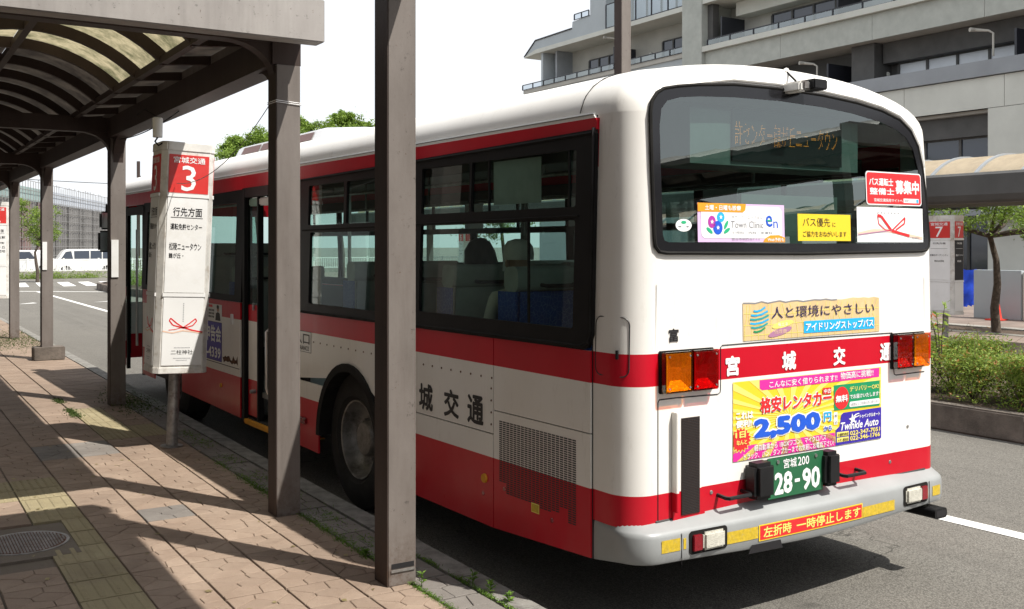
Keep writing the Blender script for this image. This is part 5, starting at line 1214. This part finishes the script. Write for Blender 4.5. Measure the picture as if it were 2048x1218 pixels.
tree('street_tree', (7.6, 60, 0), 5, .10, [(-.5, 0, 3.0, .9), (.3, 0, 3.6, .8), (.7, .2, 2.8, .8), (-.9, 0, 4.0, .6), (.1, 0, 2.3, .7)], 6000, .12, 'leaf_far', 13, label='small bright green street tree in front of the scaffolded building', category='tree')
tree('street_tree', (20.35, 13.1, .14), 4, .10, [(-.8, .5, 2.35, .55), (-.1, -.3, 2.6, .6), (.7, .1, 2.5, .6), (-.6, -.4, 2.75, .6), (-1.3, .9, 2.5, .5), (.3, -.9, 2.15, .5), (1.2, -.8, 2.4, .6), (.1, -1.5, 2.3, .5)], 8000, .085, 'leaf_tree', 14, label='slender street tree with a bare dark trunk beneath the far canopy', category='tree')
tree('street_tree', (19.5, 32, .15), 4, .10, [(-.6, 0, 2.8, 1), (.6, 0, 3.1, 1), (0, .4, 3.7, .8)], 5000, .12, 'leaf_tree', 15, label='street tree on the far platform seen through the bus side windows', category='tree')
# hedge
def hedge(y0, y1, n, seed, **k):
    hd = empty('hedge', (10.7, (y0 + y1) / 2, .24), **k); r = random.Random(seed)
    bs = [(r.uniform(-.5, .5), y0 + (y1 - y0) * (q + .5) / max(1, int((y1 - y0) / .28)) + r.uniform(-.1, .1) - (y0 + y1) / 2) for q in range(int((y1 - y0) / .28))]
    mb = MB()
    for (x, y) in bs:
        for q in range(5):
            a = r.uniform(0, 6.28); d = r.uniform(.12, .3); mb.tube([(x, y, 0), (x + math.cos(a) * d * .4, y + math.sin(a) * d * .4, .16), (x + math.cos(a) * d, y + math.sin(a) * d, r.uniform(.36, .52))], [.012, .008, .004], 4, cap=False)
    mb.build('stems', 'bark', hd, kind='stuff')
    def fn(rr):
        x, y = bs[rr.randrange(len(bs))]; top = .55 + .05 * math.sin(y * 2.3) + .05 * math.sin(y * 5.1 + x * 3) + .03 * math.sin(y * 13 + x * 9)
        if rr.random() < .62: px, py, pz = x + rr.gauss(0, .2), y + rr.gauss(0, .17), top + rr.gauss(0, .05) + (.09 if rr.random() < .03 else 0) - .25 * abs(rr.gauss(0, .3)) ** 1.0
        else: px, py, pz = x + rr.gauss(0, .24), y + rr.gauss(0, .16), rr.uniform(.04, top)
        if px < -.45 and rr.random() < .5: px = -.45 - rr.random() * .12
        px = max(-.66, min(.66, px)); return (px, py, pz)
    link('foliage', leaves(n, fn, .044, seed, .3, .5), 'leaf_hedge', hd); return hd
hedge(4.6, 9.6, 80000, 21, label='clipped azalea hedge on the raised island right of the bus', category='hedge')
hedge(9.7, 24, 16000, 22, label='further run of the azalea hedge, seen through the bus windows', category='hedge')
hedge(-9, 4.4, 12000, 23, label='near run of the azalea hedge beyond the right edge of the photo', category='hedge')
def shoot(loc, stems, seed, label):
    r = random.Random(seed); t = empty('sapling', loc, label=label, category='shrub'); mb = MB(); L = MB()
    for (dx, dy, h) in stems:
        pts = [(0, 0, 0), (dx * .3, dy * .3, h * .5), (dx * .7, dy * .7, h * .85), (dx, dy, h)]; mb.tube(pts, [.008, .006, .004, .002], 5)
        for q in range(20):
            f = .35 + .65 * q / 19; i = min(2, int(f * 3)); g_ = f * 3 - i; a = Vector(pts[i]).lerp(Vector(pts[min(i + 1, 3)]), g_)
            d = Vector((r.uniform(-1, 1), r.uniform(-1, 1), r.uniform(-.4, .5))).normalized(); s = Vector((-d.y, d.x, .3)).normalized(); l = r.uniform(.07, .12)
            L.quad(a, a + d * l * .5 + s * l * .18, a + d * l, a + d * l * .5 - s * l * .18)
    mb.build('stem', 'bark', t); L.build('leaves', 'leaf_shoot', t)
shoot((10.35, 7.35, .5), [(-.15, -.05, .75), (.1, .2, .65), (-.3, .1, .45), (-.2, -.2, .85), (0, .1, .6)], 31, 'leafy sapling poking up from the hedge right beside the bus corner')
shoot((10.5, 5.85, .5), [(-.25, .35, .62), (-.1, .1, .8), (.1, -.3, .9), (-.2, .2, .45), (0, .3, .7)], 32, 'leafy sapling with red tipped leaves at the right edge of the photo')
mb = MB(); r = random.Random(6)
for q in range(9):
    y = r.uniform(5.9, 7.3); x = 10.3 + r.uniform(-.1, .3); a = r.uniform(-.3, .3); mb.tube([(x, y, .6), (x, y + a * .4, .95), (x, y + a, 1.05 + r.uniform(-.05, .15)), (x - .02, y + a * 1.8, .95)], [.004, .003, .002, .001], 4)
mb.build('dry_grass', 'leaf_dry', kind='stuff')
# weeds in the joints
def weed(x, y, h, n, seed, label):
    r = random.Random(seed); t = empty('weed', (x, y, .149), label=label, category='weed'); mb = MB(); st = MB()
    st.tube([(0, 0, -.01), (0, 0, h)], .002, 5)
    for q in range(n):
        a = r.uniform(0, 6.28); z = h * r.uniform(.1, 1); l = r.uniform(.02, .042) * (1.3 - z / h * .5); d = Vector((math.cos(a), math.sin(a), r.uniform(.1, .7))); s = Vector((-d.y, d.x, 0)) * .2
        b = Vector((0, 0, z)); mb.quad(b, b + d * l * .5 + s * l + Vector((0, 0, .004)), b + d * l, b + d * l * .5 - s * l + Vector((0, 0, .004)))
    st.build('stem', 'leaf_weed', t); mb.build('leaves', 'leaf_weed', t)
weed(2.535, 4.98, .075, 24, 41, 'upright broad leaved weed at the foot of the nearest shelter post'); weed(2.79, 4.87, .07, 26, 42, 'tallest weed in the kerb joint, furthest of three')
weed(2.80, 4.70, .06, 26, 43, 'middle weed of three growing in the kerb joint'); weed(2.81, 4.52, .05, 22, 44, 'weed in the kerb joint nearest the bottom edge of the photo')
weed(2.50, 5.65, .035, 40, 45, 'bright green weed tuft left of the nearest shelter post')
def grassfn(r):
    u = r.random()
    if u < .45: y = r.choice([6.0, 6.3, 6.6, 7.1, 7.4, 7.7, 8.0, 5.7, 8.6]) + r.gauss(0, .12); x = 2.508 + r.gauss(0, .022)
    elif u < .75: y = r.choice([5.9, 6.6, 7.5, 8.0, 8.8, 9.7, 10.2]) + r.gauss(0, .15); x = 2.64 + r.gauss(0, .05)
    elif u < .88: y = r.choice([4.6, 5.0, 5.2, 4.8]) + r.gauss(0, .1); x = 2.508 + r.gauss(0, .012)
    else: y = r.choice([4.95, 5.35, 4.45, 4.7]) + r.gauss(0, .07); x = 2.765 + r.gauss(0, .008)
    return (x, y, .15 + abs(r.gauss(0, .008)))
link('joint_grass', leaves(5200, grassfn, .024, 51, 0, .22), 'leaf_weed', kind='stuff')
def mossfn(r):
    k = r.randrange(4)
    if k == 0: return (2.6 + r.gauss(0, .12), r.gauss(12.6, .5), .152 + abs(r.gauss(0, .01)))
    if k == 1: return (1.9 + r.gauss(0, .03), r.choice([13.2, 12.3, 12.0]) + r.gauss(0, .12), .152)
    return (r.uniform(1.9, 2.75), r.gauss(22, 1.2), .152 + abs(r.gauss(0, .02)))
link('moss_patches', leaves(4200, mossfn, .04, 52, .1, .3), 'moss', kind='stuff')
r = random.Random(8); mb = MB()
for q in range(70):
    x, y = r.uniform(.8, 2.7), r.uniform(4.4, 11); a = r.uniform(0, 3.1); l = r.uniform(.012, .03); mb.quad((x, y, .1535), (x + l * math.cos(a), y + l * math.sin(a), .158), (x + l * 1.6 * math.cos(a + .5), y + l * 1.6 * math.sin(a + .5), .1545), (x + l * math.cos(a + 1.1), y + l * math.sin(a + 1.1), .1535))
mb.build('fallen_leaves', 'leaf_dry', kind='stuff')

# ------------------------------------------------------------------ lamp post, far canopy, right background
lp_ = empty('light_pole', (10.13, 12.9, .24), label='tall brown square post rising behind the bus roof', category='post')
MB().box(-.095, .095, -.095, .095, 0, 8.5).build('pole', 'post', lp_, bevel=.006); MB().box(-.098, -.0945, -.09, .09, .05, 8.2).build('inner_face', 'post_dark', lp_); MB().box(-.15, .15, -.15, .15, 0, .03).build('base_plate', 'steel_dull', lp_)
MB().box(-.09, 2.2, -.05, .05, 8.3, 8.5).build('lamp_arm', 'post', lp_)
fc = empty('far_canopy', (18, 12, .15), label='long platform canopy with tan barrel panels and a dark fascia, right of the bus', category='canopy')
def fbd(mb, nm, mat, **k):
    mb.v = [(x - 18, y - 12, z - .15) for x, y, z in mb.v]; return mb.build(nm, mat, fc, **k)
fbd(MB().prism([(16.80, 2.80), (16.86, 2.76), (17.15, 2.76), (17.15, 3.30), (16.80, 3.30), (16.74, 3.25), (16.74, 2.9)], -18, 40, 'Y'), 'fascia', 'bldg_dark'); fbd(MB().box(19.0, 19.3, -18, 40, 2.78, 3.30), 'rear_fascia', 'bldg_dark')
ca = arc(18.03, 3.66 - 1.7, 1.70, -math.asin(1.22 / 1.70), math.asin(1.22 / 1.70), 14); n0 = len(ca)
k = 0; y = -17.5
rib_me = None
while y < 39:
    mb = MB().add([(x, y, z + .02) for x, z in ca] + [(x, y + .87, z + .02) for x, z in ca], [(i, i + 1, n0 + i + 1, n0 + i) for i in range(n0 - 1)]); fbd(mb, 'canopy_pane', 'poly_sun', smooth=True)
    ca2 = [(18.03 + (x - 18.03) * 1.02, z + .05) for x, z in ca]
    mb = MB().add([(x, y - .03, z + .0) for x, z in ca] + [(x, y + .03, z + .0) for x, z in ca] + [(x, y - .03, z) for x, z in ca2] + [(x, y + .03, z) for x, z in ca2],
        [(i, i + 1, n0 + i + 1, n0 + i) for i in range(n0 - 1)] + [(2 * n0 + i, 2 * n0 + i + 1, 3 * n0 + i + 1, 3 * n0 + i) for i in range(n0 - 1)] + [(i, i + 1, 2 * n0 + i + 1, 2 * n0 + i) for i in range(n0 - 1)])
    fbd(mb, 'canopy_rib', 'bldg_grey'); y += .9
for y in (-15, -8, -1, 6.5, 15.5, 22.5, 29.5, 36.5): fbd(MB().box(18.9, 19.1, y, y + .2, .15, 2.9).box(17.1, 19.1, y + .02, y + .18, 2.78, 2.95), 'column', 'bldg_dark')
# low walls, gate, cones, tarp
fw = empty('low_wall', (23.9, 15.1, .15), label='pale concrete panel wall behind the street tree and cones', category='wall')
MB().box(0, .18, -10, -1.0 + .6, 0, 1.18).build('wall_panel', 'bldg_cream', fw, bevel=.01); MB().box(-.02, .22, -.38, .9, 0, 1.22).build('wall_panel', 'bldg_blue', fw, bevel=.01)
def cone(x, y, label):
    c = empty('traffic_cone', (x, y, .15), label=label, category='traffic cone', group='traffic cones by the low wall')
    MB().lathe([(.03, .145), (.06, .13), (.70, .028), (.71, 0)], axis='Z', n=20).build('cone_body', 'cone', c, True); MB().box(-.19, .19, -.19, .19, 0, .035).build('cone_base', 'cone', c, bevel=.01)
cone(23.45, 15.1, 'red traffic cone half hidden by the tree trunk'); cone(23.45, 13.9, 'red traffic cone cut off by the right edge of the photo'); cone(23.45, 12.9, 'red traffic cone beyond the right edge, last of the row')
tp = empty('blue_tarp', (25.2, 17.1, .35), label='crumpled blue tarpaulin hanging by the dark gateway beside the number 7 sign', category='tarp')
r = random.Random(4); mb = MB(); nx_, nz_ = 9, 9
for j in range(nz_):
    for i in range(nx_): f = j / (nz_ - 1); mb.v.append(((i - 4) * .045 * (1.6 if j > 3 else .5 + .3 * j) + r.uniform(-.03, .03), (4 - i) * .08 * (.6 + f * .5) + r.uniform(-.04, .04), f * 1.0 + r.uniform(-.04, .04)))
mb.f = [(j * nx_ + i, j * nx_ + i + 1, (j + 1) * nx_ + i + 1, (j + 1) * nx_ + i) for j in range(nz_ - 1) for i in range(nx_ - 1)]
mb.build('sheet', 'tarp', tp, True)
# ------------------------------------------------------------------ apartment block
ap = empty('apartment_building', (39, 30, .15), label='large pale tiled apartment block with long dark railed balconies', category='building')
def abd(mb, nm, mat, **k):
    mb.v = [(x - 39, y - 30, z - .15) for x, y, z in mb.v]; return mb.build(nm, mat, ap, **k)
def abox(nm, mat, *b, **k): return abd(MB().box(*b), nm, mat, **k)
def window(x, y0, y1, z0, z1, n, mat='glass_bldg'):
    f = abd(MB().box(x - .05, x + .05, y0, y1, z0, z0 + .07).box(x - .05, x + .05, y0, y1, z1 - .07, z1), 'window', 'bldg_dark')
    for q in range(n + 1):
        y = y0 + (y1 - y0) * q / n
        m_ = MB().box(x - .06, x + .05, y - .06, y + .06, z0 + .07, z1 - .07); m_.v = [(a - 39, b - 30, c - .15) for a, b, c in m_.v]; m_.build('frame', 'bldg_dark', f)
    for q in range(n):
        a = y0 + (y1 - y0) * q / n + .06; b = y0 + (y1 - y0) * (q + 1) / n - .06
        m_ = MB().quad((x, a, z0 + .07), (x, b, z0 + .07), (x, b, z1 - .07), (x, a, z1 - .07)); m_.v = [(i - 39, j - 30, c - .15) for i, j, c in m_.v]; m_.build('pane', 'pane_cloud' if mat == 'c' else mat, f)
    m_ = MB().quad((x + .4, y0, z0), (x + .4, y1, z0), (x + .4, y1, z1), (x + .4, y0, z1)); abd(m_, 'curtain', 'bldg_dark')
def railing(x, y0, y1, z0, z1, step=1.15, gl='glass_rail'):
    rl = abd(MB().box(x - .03, x + .03, y0, y1, z1 - .05, z1).box(x - .02, x + .02, y0, y1, z0, z0 + .04), 'railing', 'rail_dark')
    n = max(1, round((y1 - y0) / step))
    for q in range(n + 1):
        y = y0 + (y1 - y0) * q / n; m_ = MB().box(x - .035, x + .035, y - .03, y + .03, z0, z1 - .05); m_.v = [(a - 39, b - 30, c - .15) for a, b, c in m_.v]; m_.build('post', 'rail_dark', rl)
        if q < n:
            m_ = MB().quad((x, y + .03, z0 + .04), (x, y + (y1 - y0) / n - .03, z0 + .04), (x, y + (y1 - y0) / n - .03, z1 - .05), (x, y + .03, z1 - .05)); m_.v = [(a - 39, b - 30, c - .15) for a, b, c in m_.v]; m_.build('pane', gl, rl)
Y0_, Y1_ = -8, 42.3
# back walls of the recesses and body
abox('back_wall', 'bldg_in', 40.9, 55, Y0_, 61 - 1.8, .15, 15.2); abox('core', 'bldg_tile', 41.2, 55, Y0_, 51.3, 15.2, 27)
abox('lower_wall', 'bldg_dark', 40.85, 40.9, Y0_, 42.3, 9.0, 11.4)
# ground and first floor front
yy = [Y0_, 2, 7.5, 13, 18.5, 24.76, 29.52, 34.5, 39.5, 44]
for a, b in zip(yy, yy[1:]): abox('wall_panel', 'bldg_cream', 39.0, 39.3, a + .012, b - .012, 7.64, 8.93)
abox('wall_backing', 'bldg_dark', 39.05, 39.3, Y0_, 44, 7.64, 8.93)
for a, b in ((14, 25.5), (36, 44), (-8, 3)):
    c = a
    while c < b - .1: d = min(c + 5.9, b); abox('wall_panel', 'bldg_cream', 39.01, 40.9, c + .012, d - .012, 3.2, 7.62); c = d
abox('opening_ceiling', 'bldg_in', 39.3, 40.9, 25.5, 36, 7.5, 7.64); abox('opening_lintel', 'bldg_dark', 39.6, 40.9, 25.5, 36, 6.6, 7.5)
window(39.9, 25.6, 36, 3.6, 6.6, 6, 'pane_dark')
abox('ground_wall', 'bldg_cream', 39.02, 39.5, 18, 25.5, .15, 3.18); abox('ground_wall', 'bldg_cream', 39.02, 39.5, -8, 15, .15, 3.18)
abox('entrance_pier', 'bldg_cream', 38.6, 39.5, 28.5, 29.2, .15, 3.2); abox('entrance_pier', 'bldg_cream', 38.6, 39.5, 34, 34.8, .15, 3.2)
abox('canopy_slab', 'bldg_grey', 38.2, 39.5, 16, 44, 3.2, 3.45); window(40.0, 25.5, 36, .3, 3.1, 7, 'pane_dark')
# grey parapet, tile band, ledge
abox('parapet', 'bldg_grey', 38.86, 39.1, Y0_, 44.2, 8.96, 9.60)
abox('balcony_slab', 'bldg_grey', 39.1, 40.9, Y0_, 44.2, 8.96, 9.1)
c = Y0_
while c < 42.2:
    d = min(c + 5.6, 42.3); abox('tile_band', 'bldg_tile', 38.95, 39.12, c + .01, d - .01, 11.40, 12.58); c = d
abox('balcony_slab', 'bldg_in', 39.12, 40.9, Y0_, 42.3, 11.42, 11.62)
abox('ledge', 'bldg_cream', 38.72, 40.9, Y0_, 42.9, 12.59, 12.88)
railing(38.85, Y0_, 42.0, 12.88, 13.24, 1.75)
abox('pillar', 'bldg_tile', 38.7, 40.9, 42.31, 43.9, 8.9, 27); abox('pier', 'bldg_dark', 39.15, 39.6, 41.9, 42.31, 13.0, 15.2)
for z in (15.22, 18.2):
    abox('slab', 'bldg_cream', 38.75, 41.2, Y0_, 42.3, z, z + .45); railing(38.85, Y0_, 42.2, z + .45, z + 1.5, 1.75)
# upper balcony recess: windows, ducts, partition
for y in (41.3, 33.4, 25.2):
    abox('partition', 'rail_dark', 39.2, 40.9, y - .05, y + .05, 12.9, 14.4)
window(40.8, 33.4, 39.1, 12.95, 14.3, 4, 'pane_dark'); window(40.8, 25.6, 31.5, 12.95, 14.3, 4, 'pane_dark'); abox('beam', 'bldg_cream', 40.0, 40.9, 32.5, 41, 14.45, 15.2)
# lower recess
for y in (24.4, 34.0): abox('partition', 'rail_dark', 39.2, 40.9, y - .05, y + .05, 9.6, 10.75)
abox('pier', 'bldg_dark', 39.6, 40.9, 31.6, 32.9, 9.1, 11.4); abox('beam', 'bldg_dark', 40.1, 40.9, 24.5, 31.5, 10.45, 11.4)
window(40.6, 24.9, 31.0, 9.1, 10.45, 4, 'pane_cloud')
def duct(y, z): 
    abd(MB().tube([(39.0, y + .1, z), (39.25, y, z), (39.3, y - .55, z - .12), (39.32, y - .75, z - .25), (39.32, y - .75, z - 1.2)], [.09, .08, .05, .045, .045], 10), 'drain_pipe', 'bldg_in', smooth=True)
duct(26.2, 11.0); duct(35.5, 11.0); duct(51.5, 15.0)
for (y, z) in ((32.0 - .4, 10.0), (32.0 - .4, 9.75), (39.6, 13.7), (49.2, 13.75), (56.6, 13.3)):
    abd(MB().lathe([(-.08, 0), (-.08, .11), (0, .13)], (40.55 if z < 11 else 40.85, y, z), 'X', 14), 'vent_cap', 'bldg_cream')
# left wing
abox('wing_balcony', 'bldg_in', 39, 40.9, 43.9, 60.9, 12.6, 12.86)
abd(MB().prism([(43.9, 15.48), (51.3, 15.48), (51.3, 15.485), (59.3, 15.485), (60.75, 15.15), (60.75, 15.1), (59.4, 15.2), (43.9, 15.2)], 38.95, 40.9, 'X'), 'eave', 'bldg_cream')
abd(MB().prism([(51.35, 15.49), (60.7, 15.2), (59.35, 16.1), (55.0, 16.15), (54.95, 16.6), (53.0, 16.7), (53.0, 25), (51.35, 25)], 39.0, 40.9, 'X'), 'gable_wall', 'bldg_blue')
abd(MB().tube([(38.97, 60.75, 15.2), (38.97, 59.35, 16.12), (38.97, 55.0, 16.18)], .05, 5), 'roof_edge', 'rail_dark')
railing(38.97, 53.1, 54.7, 16.65, 17.05, .9, 'glass_rail'); railing(38.97, 43.95, 51.3, 15.5, 17.0, 1.55); railing(38.97, 43.95, 60.95, 12.86, 13.24, 1.3)
abox('wing_core', 'bldg_blue', 40.95, 50, 51.3, 53.0, 15.2, 25); abox('wing_end', 'bldg_blue', 39.2, 40.9, 58.7, 58.95, 12.9, 15.2); abox('wing_fin', 'bldg_grey', 39.6, 40.9, 57.6, 57.8, 12.9, 15.2)
abox('wing_base', 'bldg_blue', 39.1, 50, 43.9, 59, .15, 12.6); abox('partition', 'rail_dark', 39.2, 40.9, 50.75, 50.85, 12.9, 14.3)
window(40.8, 44.1, 48.0, 12.95, 14.35, 4, 'pane_dark'); window(40.8, 51.2, 55.5, 12.95, 14.35, 4, 'pane_dark'); window(40.9, 44.1, 51, 15.6, 17.6, 5, 'pane_cloud')

# ------------------------------------------------------------------ left background
sb_ = empty('scaffolded_building', (10, 100, 0), (0, 0, math.atan2(23, 9)), label='grey building wrapped in scaffold netting across the road', category='building')
MB().box(-20, 60, .5, 12, 0, 7.0).build('wall', 'mesh_grey', sb_)
r = random.Random(2); q = 0
x = -20.0
while x < 60:
    wd_ = 1.8; m_ = 'mesh_grey'
    if 2 < x < 13: m_ = r.choice(['mesh_brown', 'mesh_grey', 'mesh_brown'])
    MB().add([(x + wd_ * i / 3, .06 * math.sin(i * 2 + x) + .0, z) for z in (0, 2, 4, 6.2) for i in range(4)], [(j * 4 + i, j * 4 + i + 1, (j + 1) * 4 + i + 1, (j + 1) * 4 + i) for j in range(3) for i in range(3)]).build('net_panel', m_, sb_)
    MB().quad((x, .02, 6.22), (x + wd_, .02, 6.22), (x + wd_, .02, 7.5), (x, .02, 7.5)).build('upper_sheet', 'mesh_teal' if x < 13 else 'mesh_light', sb_)
    x += wd_
mb = MB(); x = -20
while x < 60: mb.tube([(x, -.14, 0), (x, -.14, 8.0 + r.uniform(-.2, .4))], .03, 4); x += .9
for k in range(9): mb.tube([(-20, -.16, .9 + k * .9), (60, -.16, .9 + k * .9)], .03, 4)
mb.build('scaffold_tubes', 'steel_dull', sb_, kind='stuff')
# guard fence and low wall
MB().box(-30, 40, 67.0, 67.25, 0, .42).build('roadside_wall', 'concrete', label='low weedy concrete wall along the far side of the road', category='wall')
gf = empty('guard_fence', (0, 67.4, .0), label='white metal guard fence in front of the parked cars', category='fence')
mb = MB().box(-30, 40, -.02, .02, 1.08, 1.15).box(-30, 40, -.02, .02, .42, .48); mb.build('fence_rail', 'sign_white', gf)
for k in range(36): MB().box(-30 + 2 * k - .05, -30 + 2 * k + .05, -.04, .04, 0, 1.2).build('fence_post', 'sign_white', gf)
mb = MB()
for k in range(520): mb.box(-30 + .135 * k - .018, -30 + .135 * k + .018, -.008, .008, .48, 1.08)
mb.build('fence_bars', 'sign_white', gf, kind='stuff')
link('verge_weeds', leaves(3500, lambda r: (r.choice([9.2, 6.5, 11.0, 4.5, 8.4]) + r.gauss(0, .7), r.uniform(65.8, 66.9), abs(r.gauss(0, .2))), .16, 61, .1, .3), 'leaf_far', kind='stuff')
link('island_plants', leaves(5000, lambda r: (9.3 + abs(r.gauss(0, .6)), r.uniform(36, 47), .3 + abs(r.gauss(0, .35))), .12, 62, .1, .3), 'leaf_far', kind='stuff')
def car(loc, rot, prof, wins, L_, W2, wheels, label):
    c = empty('parked_car', loc, (0, 0, R(rot)), label=label, category='car', group='white cars parked behind the fence')
    mb = MB(); n = len(prof)
    secs = [(-W2, .90), (-W2 * .97, 1), (W2 * .97, 1), (W2, .90)]
    def tum(z): return 1 - .16 * max(0, (z - .95)) / .8
    for s in (-1, 1): pass
    mb.add([(x, -W2 * tum(z), z) for x, z in prof] + [(x, W2 * tum(z), z) for x, z in prof], [(i, (i + 1) % n, n + (i + 1) % n, n + i) for i in range(n)] + [tuple(range(n)), tuple(range(n, 2 * n))[::-1]])
    mb.build('body', 'car_white', c, bevel=.05)
    for w_ in wins:
        for s in (-1, 1): MB().add([(x, s * (W2 * tum(z) + .012), z) for x, z in w_], [tuple(range(len(w_)))]).build('side_window', 'pane_dark', c)
    for x in wheels:
        for s in (-1, 1):
            w0 = MB().lathe([(0, .18), (.0, .30), (.02, .32), (.2, .32)], (x, s * W2 - (.0 if s < 0 else .0), .32), 'Y', 24) if s < 0 else MB().lathe([(0, .18), (.0, .30), (-.02, .32), (-.2, .32)], (x, W2, .32), 'Y', 24)
            w0.build('wheel', 'tyre', c); MB().lathe([(-.005, 0), (0, .19)], (x, s * (W2 + .004), .32), 'Y', 20).build('hubcap', 'steel', c)
    # windscreen and rear glass follow the profile slope
    return c
van = [(-1.68, .25), (-1.70, .75), (-1.62, .98), (-1.25, 1.62), (-1.05, 1.72), (1.35, 1.74), (1.60, 1.66), (1.72, 1.0), (1.72, .3), (1.6, .22), (-1.6, .2)]
car((12.3, 74, .0), 0, van, [[(-1.45, 1.05), (-1.15, 1.55), (-.85, 1.60), (-.75, 1.05)], [(-.68, 1.05), (-.70, 1.60), (.15, 1.62), (.15, 1.05)], [(.22, 1.05), (.22, 1.62), (.85, 1.62), (.85, 1.05)], [(.92, 1.05), (.92, 1.62), (1.40, 1.58), (1.52, 1.05)]], 3.4, .74, (-1.15, 1.15), 'white boxy minivan parked broadside behind the guard fence').scale = (1.12, 1, 1)
suv = [(-2.0, .3), (-2.05, .95), (-1.95, 1.05), (-1.55, 1.55), (-1.2, 1.66), (.6, 1.66), (1.2, 1.1), (2.0, .95), (2.1, .6), (2.0, .28)]
sv = car((9.0, 75, .0), -38, suv, [[(-1.6, 1.08), (-1.35, 1.5), (-.7, 1.55), (-.7, 1.08)], [(-.62, 1.08), (-.62, 1.55), (.5, 1.55), (.95, 1.1)]], 4, .85, (-1.25, 1.3), 'white estate car with a dark rear window parked left of the minivan')
MB().add([(-2.04, -.72, 1.02), (-2.04, .72, 1.02), (-1.62, .66, 1.50), (-1.62, -.66, 1.50)], [(0, 1, 2, 3)]).build('rear_window', 'pane_dark', sv)
car((5.2, 75.5, 0), 0, suv, [[(-1.6, 1.08), (-1.35, 1.5), (-.7, 1.55), (-.7, 1.08)], [(-.62, 1.08), (-.62, 1.55), (.5, 1.55), (.95, 1.1)]], 4, .85, (-1.25, 1.3), 'white car mostly hidden behind the leftmost shelter columns')
# road sign on the island
rs = empty('road_sign', (9.62, 49.5, .24), label='yellow flower shaped beacon over a brown slatted board on the island', category='sign')
MB().box(-.03, .03, -.03, .03, 0, 1.9).build('pole', 'steel_dull', rs); MB().box(-.30, .30, -.06, -.03, .35, 1.50).build('board', 'rust', rs)
mb = MB(); [mb.box(-.27 + .19 * i, -.12 + .19 * i, -.065, -.061, .42 + .27 * k, .64 + .27 * k) for i in range(3) for k in range(4)]; mb.build('board_slats', 'brick_red', rs)
mb = MB(); mb.lathe([(-.03, 0), (-.03, .15), (.0, .16)], (0, 0, 1.78), 'Y', 16)
for k in range(8): t = k * math.pi / 4; mb.lathe([(-.03, 0), (-.03, .06), (0, .065)], (.20 * math.cos(t), 0, 1.78 + .20 * math.sin(t)), 'Y', 8)
mb.build('beacon', 'p_yellow', rs)
p = Print(lambda u, v, off: (u, -.032 - off, v), .002); p.line([(-.10, 1.70), (0, 1.78), (-.10, 1.86)], .035, 'ink'); p.line([(.02, 1.70), (.12, 1.78), (.02, 1.86)], .035, 'ink'); p.build('chevrons', rs)
up = empty('utility_mast', (19.6, 92, 0), label='thin dark mast rising above the bus front', category='mast')
MB().box(-.12, .12, -.12, .12, 0, 9.2).build('mast', 'post_dark', up); MB().tube([(.1, 0, 8), (1.6, 0, 6.2)], .03, 4).build('stay', 'post_dark', up)
for (x, y, lb) in ((4.6, 63, 'slim grey lamp post hidden between the far shelter columns'),):
    l2 = empty('street_lamp', (x, y, 0), label=lb, category='street lamp'); MB().tube([(0, 0, 0), (0, 0, 6)], [.07, .04], 8).build('pole', 'steel', l2, True); MB().box(-.5, .1, -.06, .06, 5.95, 6.05).build('lamp_head', 'steel', l2)
MB().tube(sag((-10, 60, 6.6), (34, 84, 7.2), .8, 24), .02, 4).build('overhead_wire', 'rubber', label='thin overhead wire across the netting of the scaffolded building', category='wire')

# ------------------------------------------------------------------ unseen surroundings outside the frame, mirrored in the glass or blocking sky light
M('blocker_brick', (.10, .07, .055), .85, var=.2, scale=5)  # brick darkened so the unseen wall reflects little light
st_b = empty('sky_blocking_station', (-6, 8, 0), label='unseen dark brick station building left of the pavement, shaped to block sky light', category='building')
MB().box(-9, 0, -16, 40, 0, 7.4).build('wall', 'blocker_brick', st_b); MB().box(-9.3, 2.6, -16.3, 40.3, 4.4, 4.7).build('canopy', 'bldg_dark', st_b); MB().box(-9.3, .3, -16.3, 40.3, 7.4, 7.8).build('roof', 'bldg_dark', st_b)  # height and deep canopy added to hold sky light off the pavement side
for k in range(9):
    y = -13 + k * 5.8; w0 = MB().box(.0, .06, y, y + 3.4, .6, 3.2).build('window', 'bldg_dark', st_b); MB().box(.05, .065, y + .1, y + 3.3, .7, 3.1).build('pane', 'pane_cloud' if k % 2 else 'shutter', w0)
mb2 = empty('terminal_building', (24, -30, 0), label='dark roofed bus terminal hall behind the photographer', category='building')
MB().box(-16, 18, -12, 0, 0, 5.2).build('wall', 'bldg_in', mb2); MB().prism([(-18, 5.2), (20, 5.2), (19, 6.2), (4, 8.4), (-10, 7.2)], -13, 1.0, 'Y').build('roof', 'bldg_dark', mb2)
for k in range(8): MB().box(-14 + k * 4, -11 + k * 4, .0, .06, .8, 3.6).build('window', 'pane_dark', mb2)
tree('street_tree', (12.2, -9, .24), 5, .12, [(-.5, 0, 3.2, 1), (.5, 0, 3.6, 1), (0, .3, 4.3, .8)], 3000, .16, 'leaf_tree', 17, label='island tree behind the photographer', category='tree')
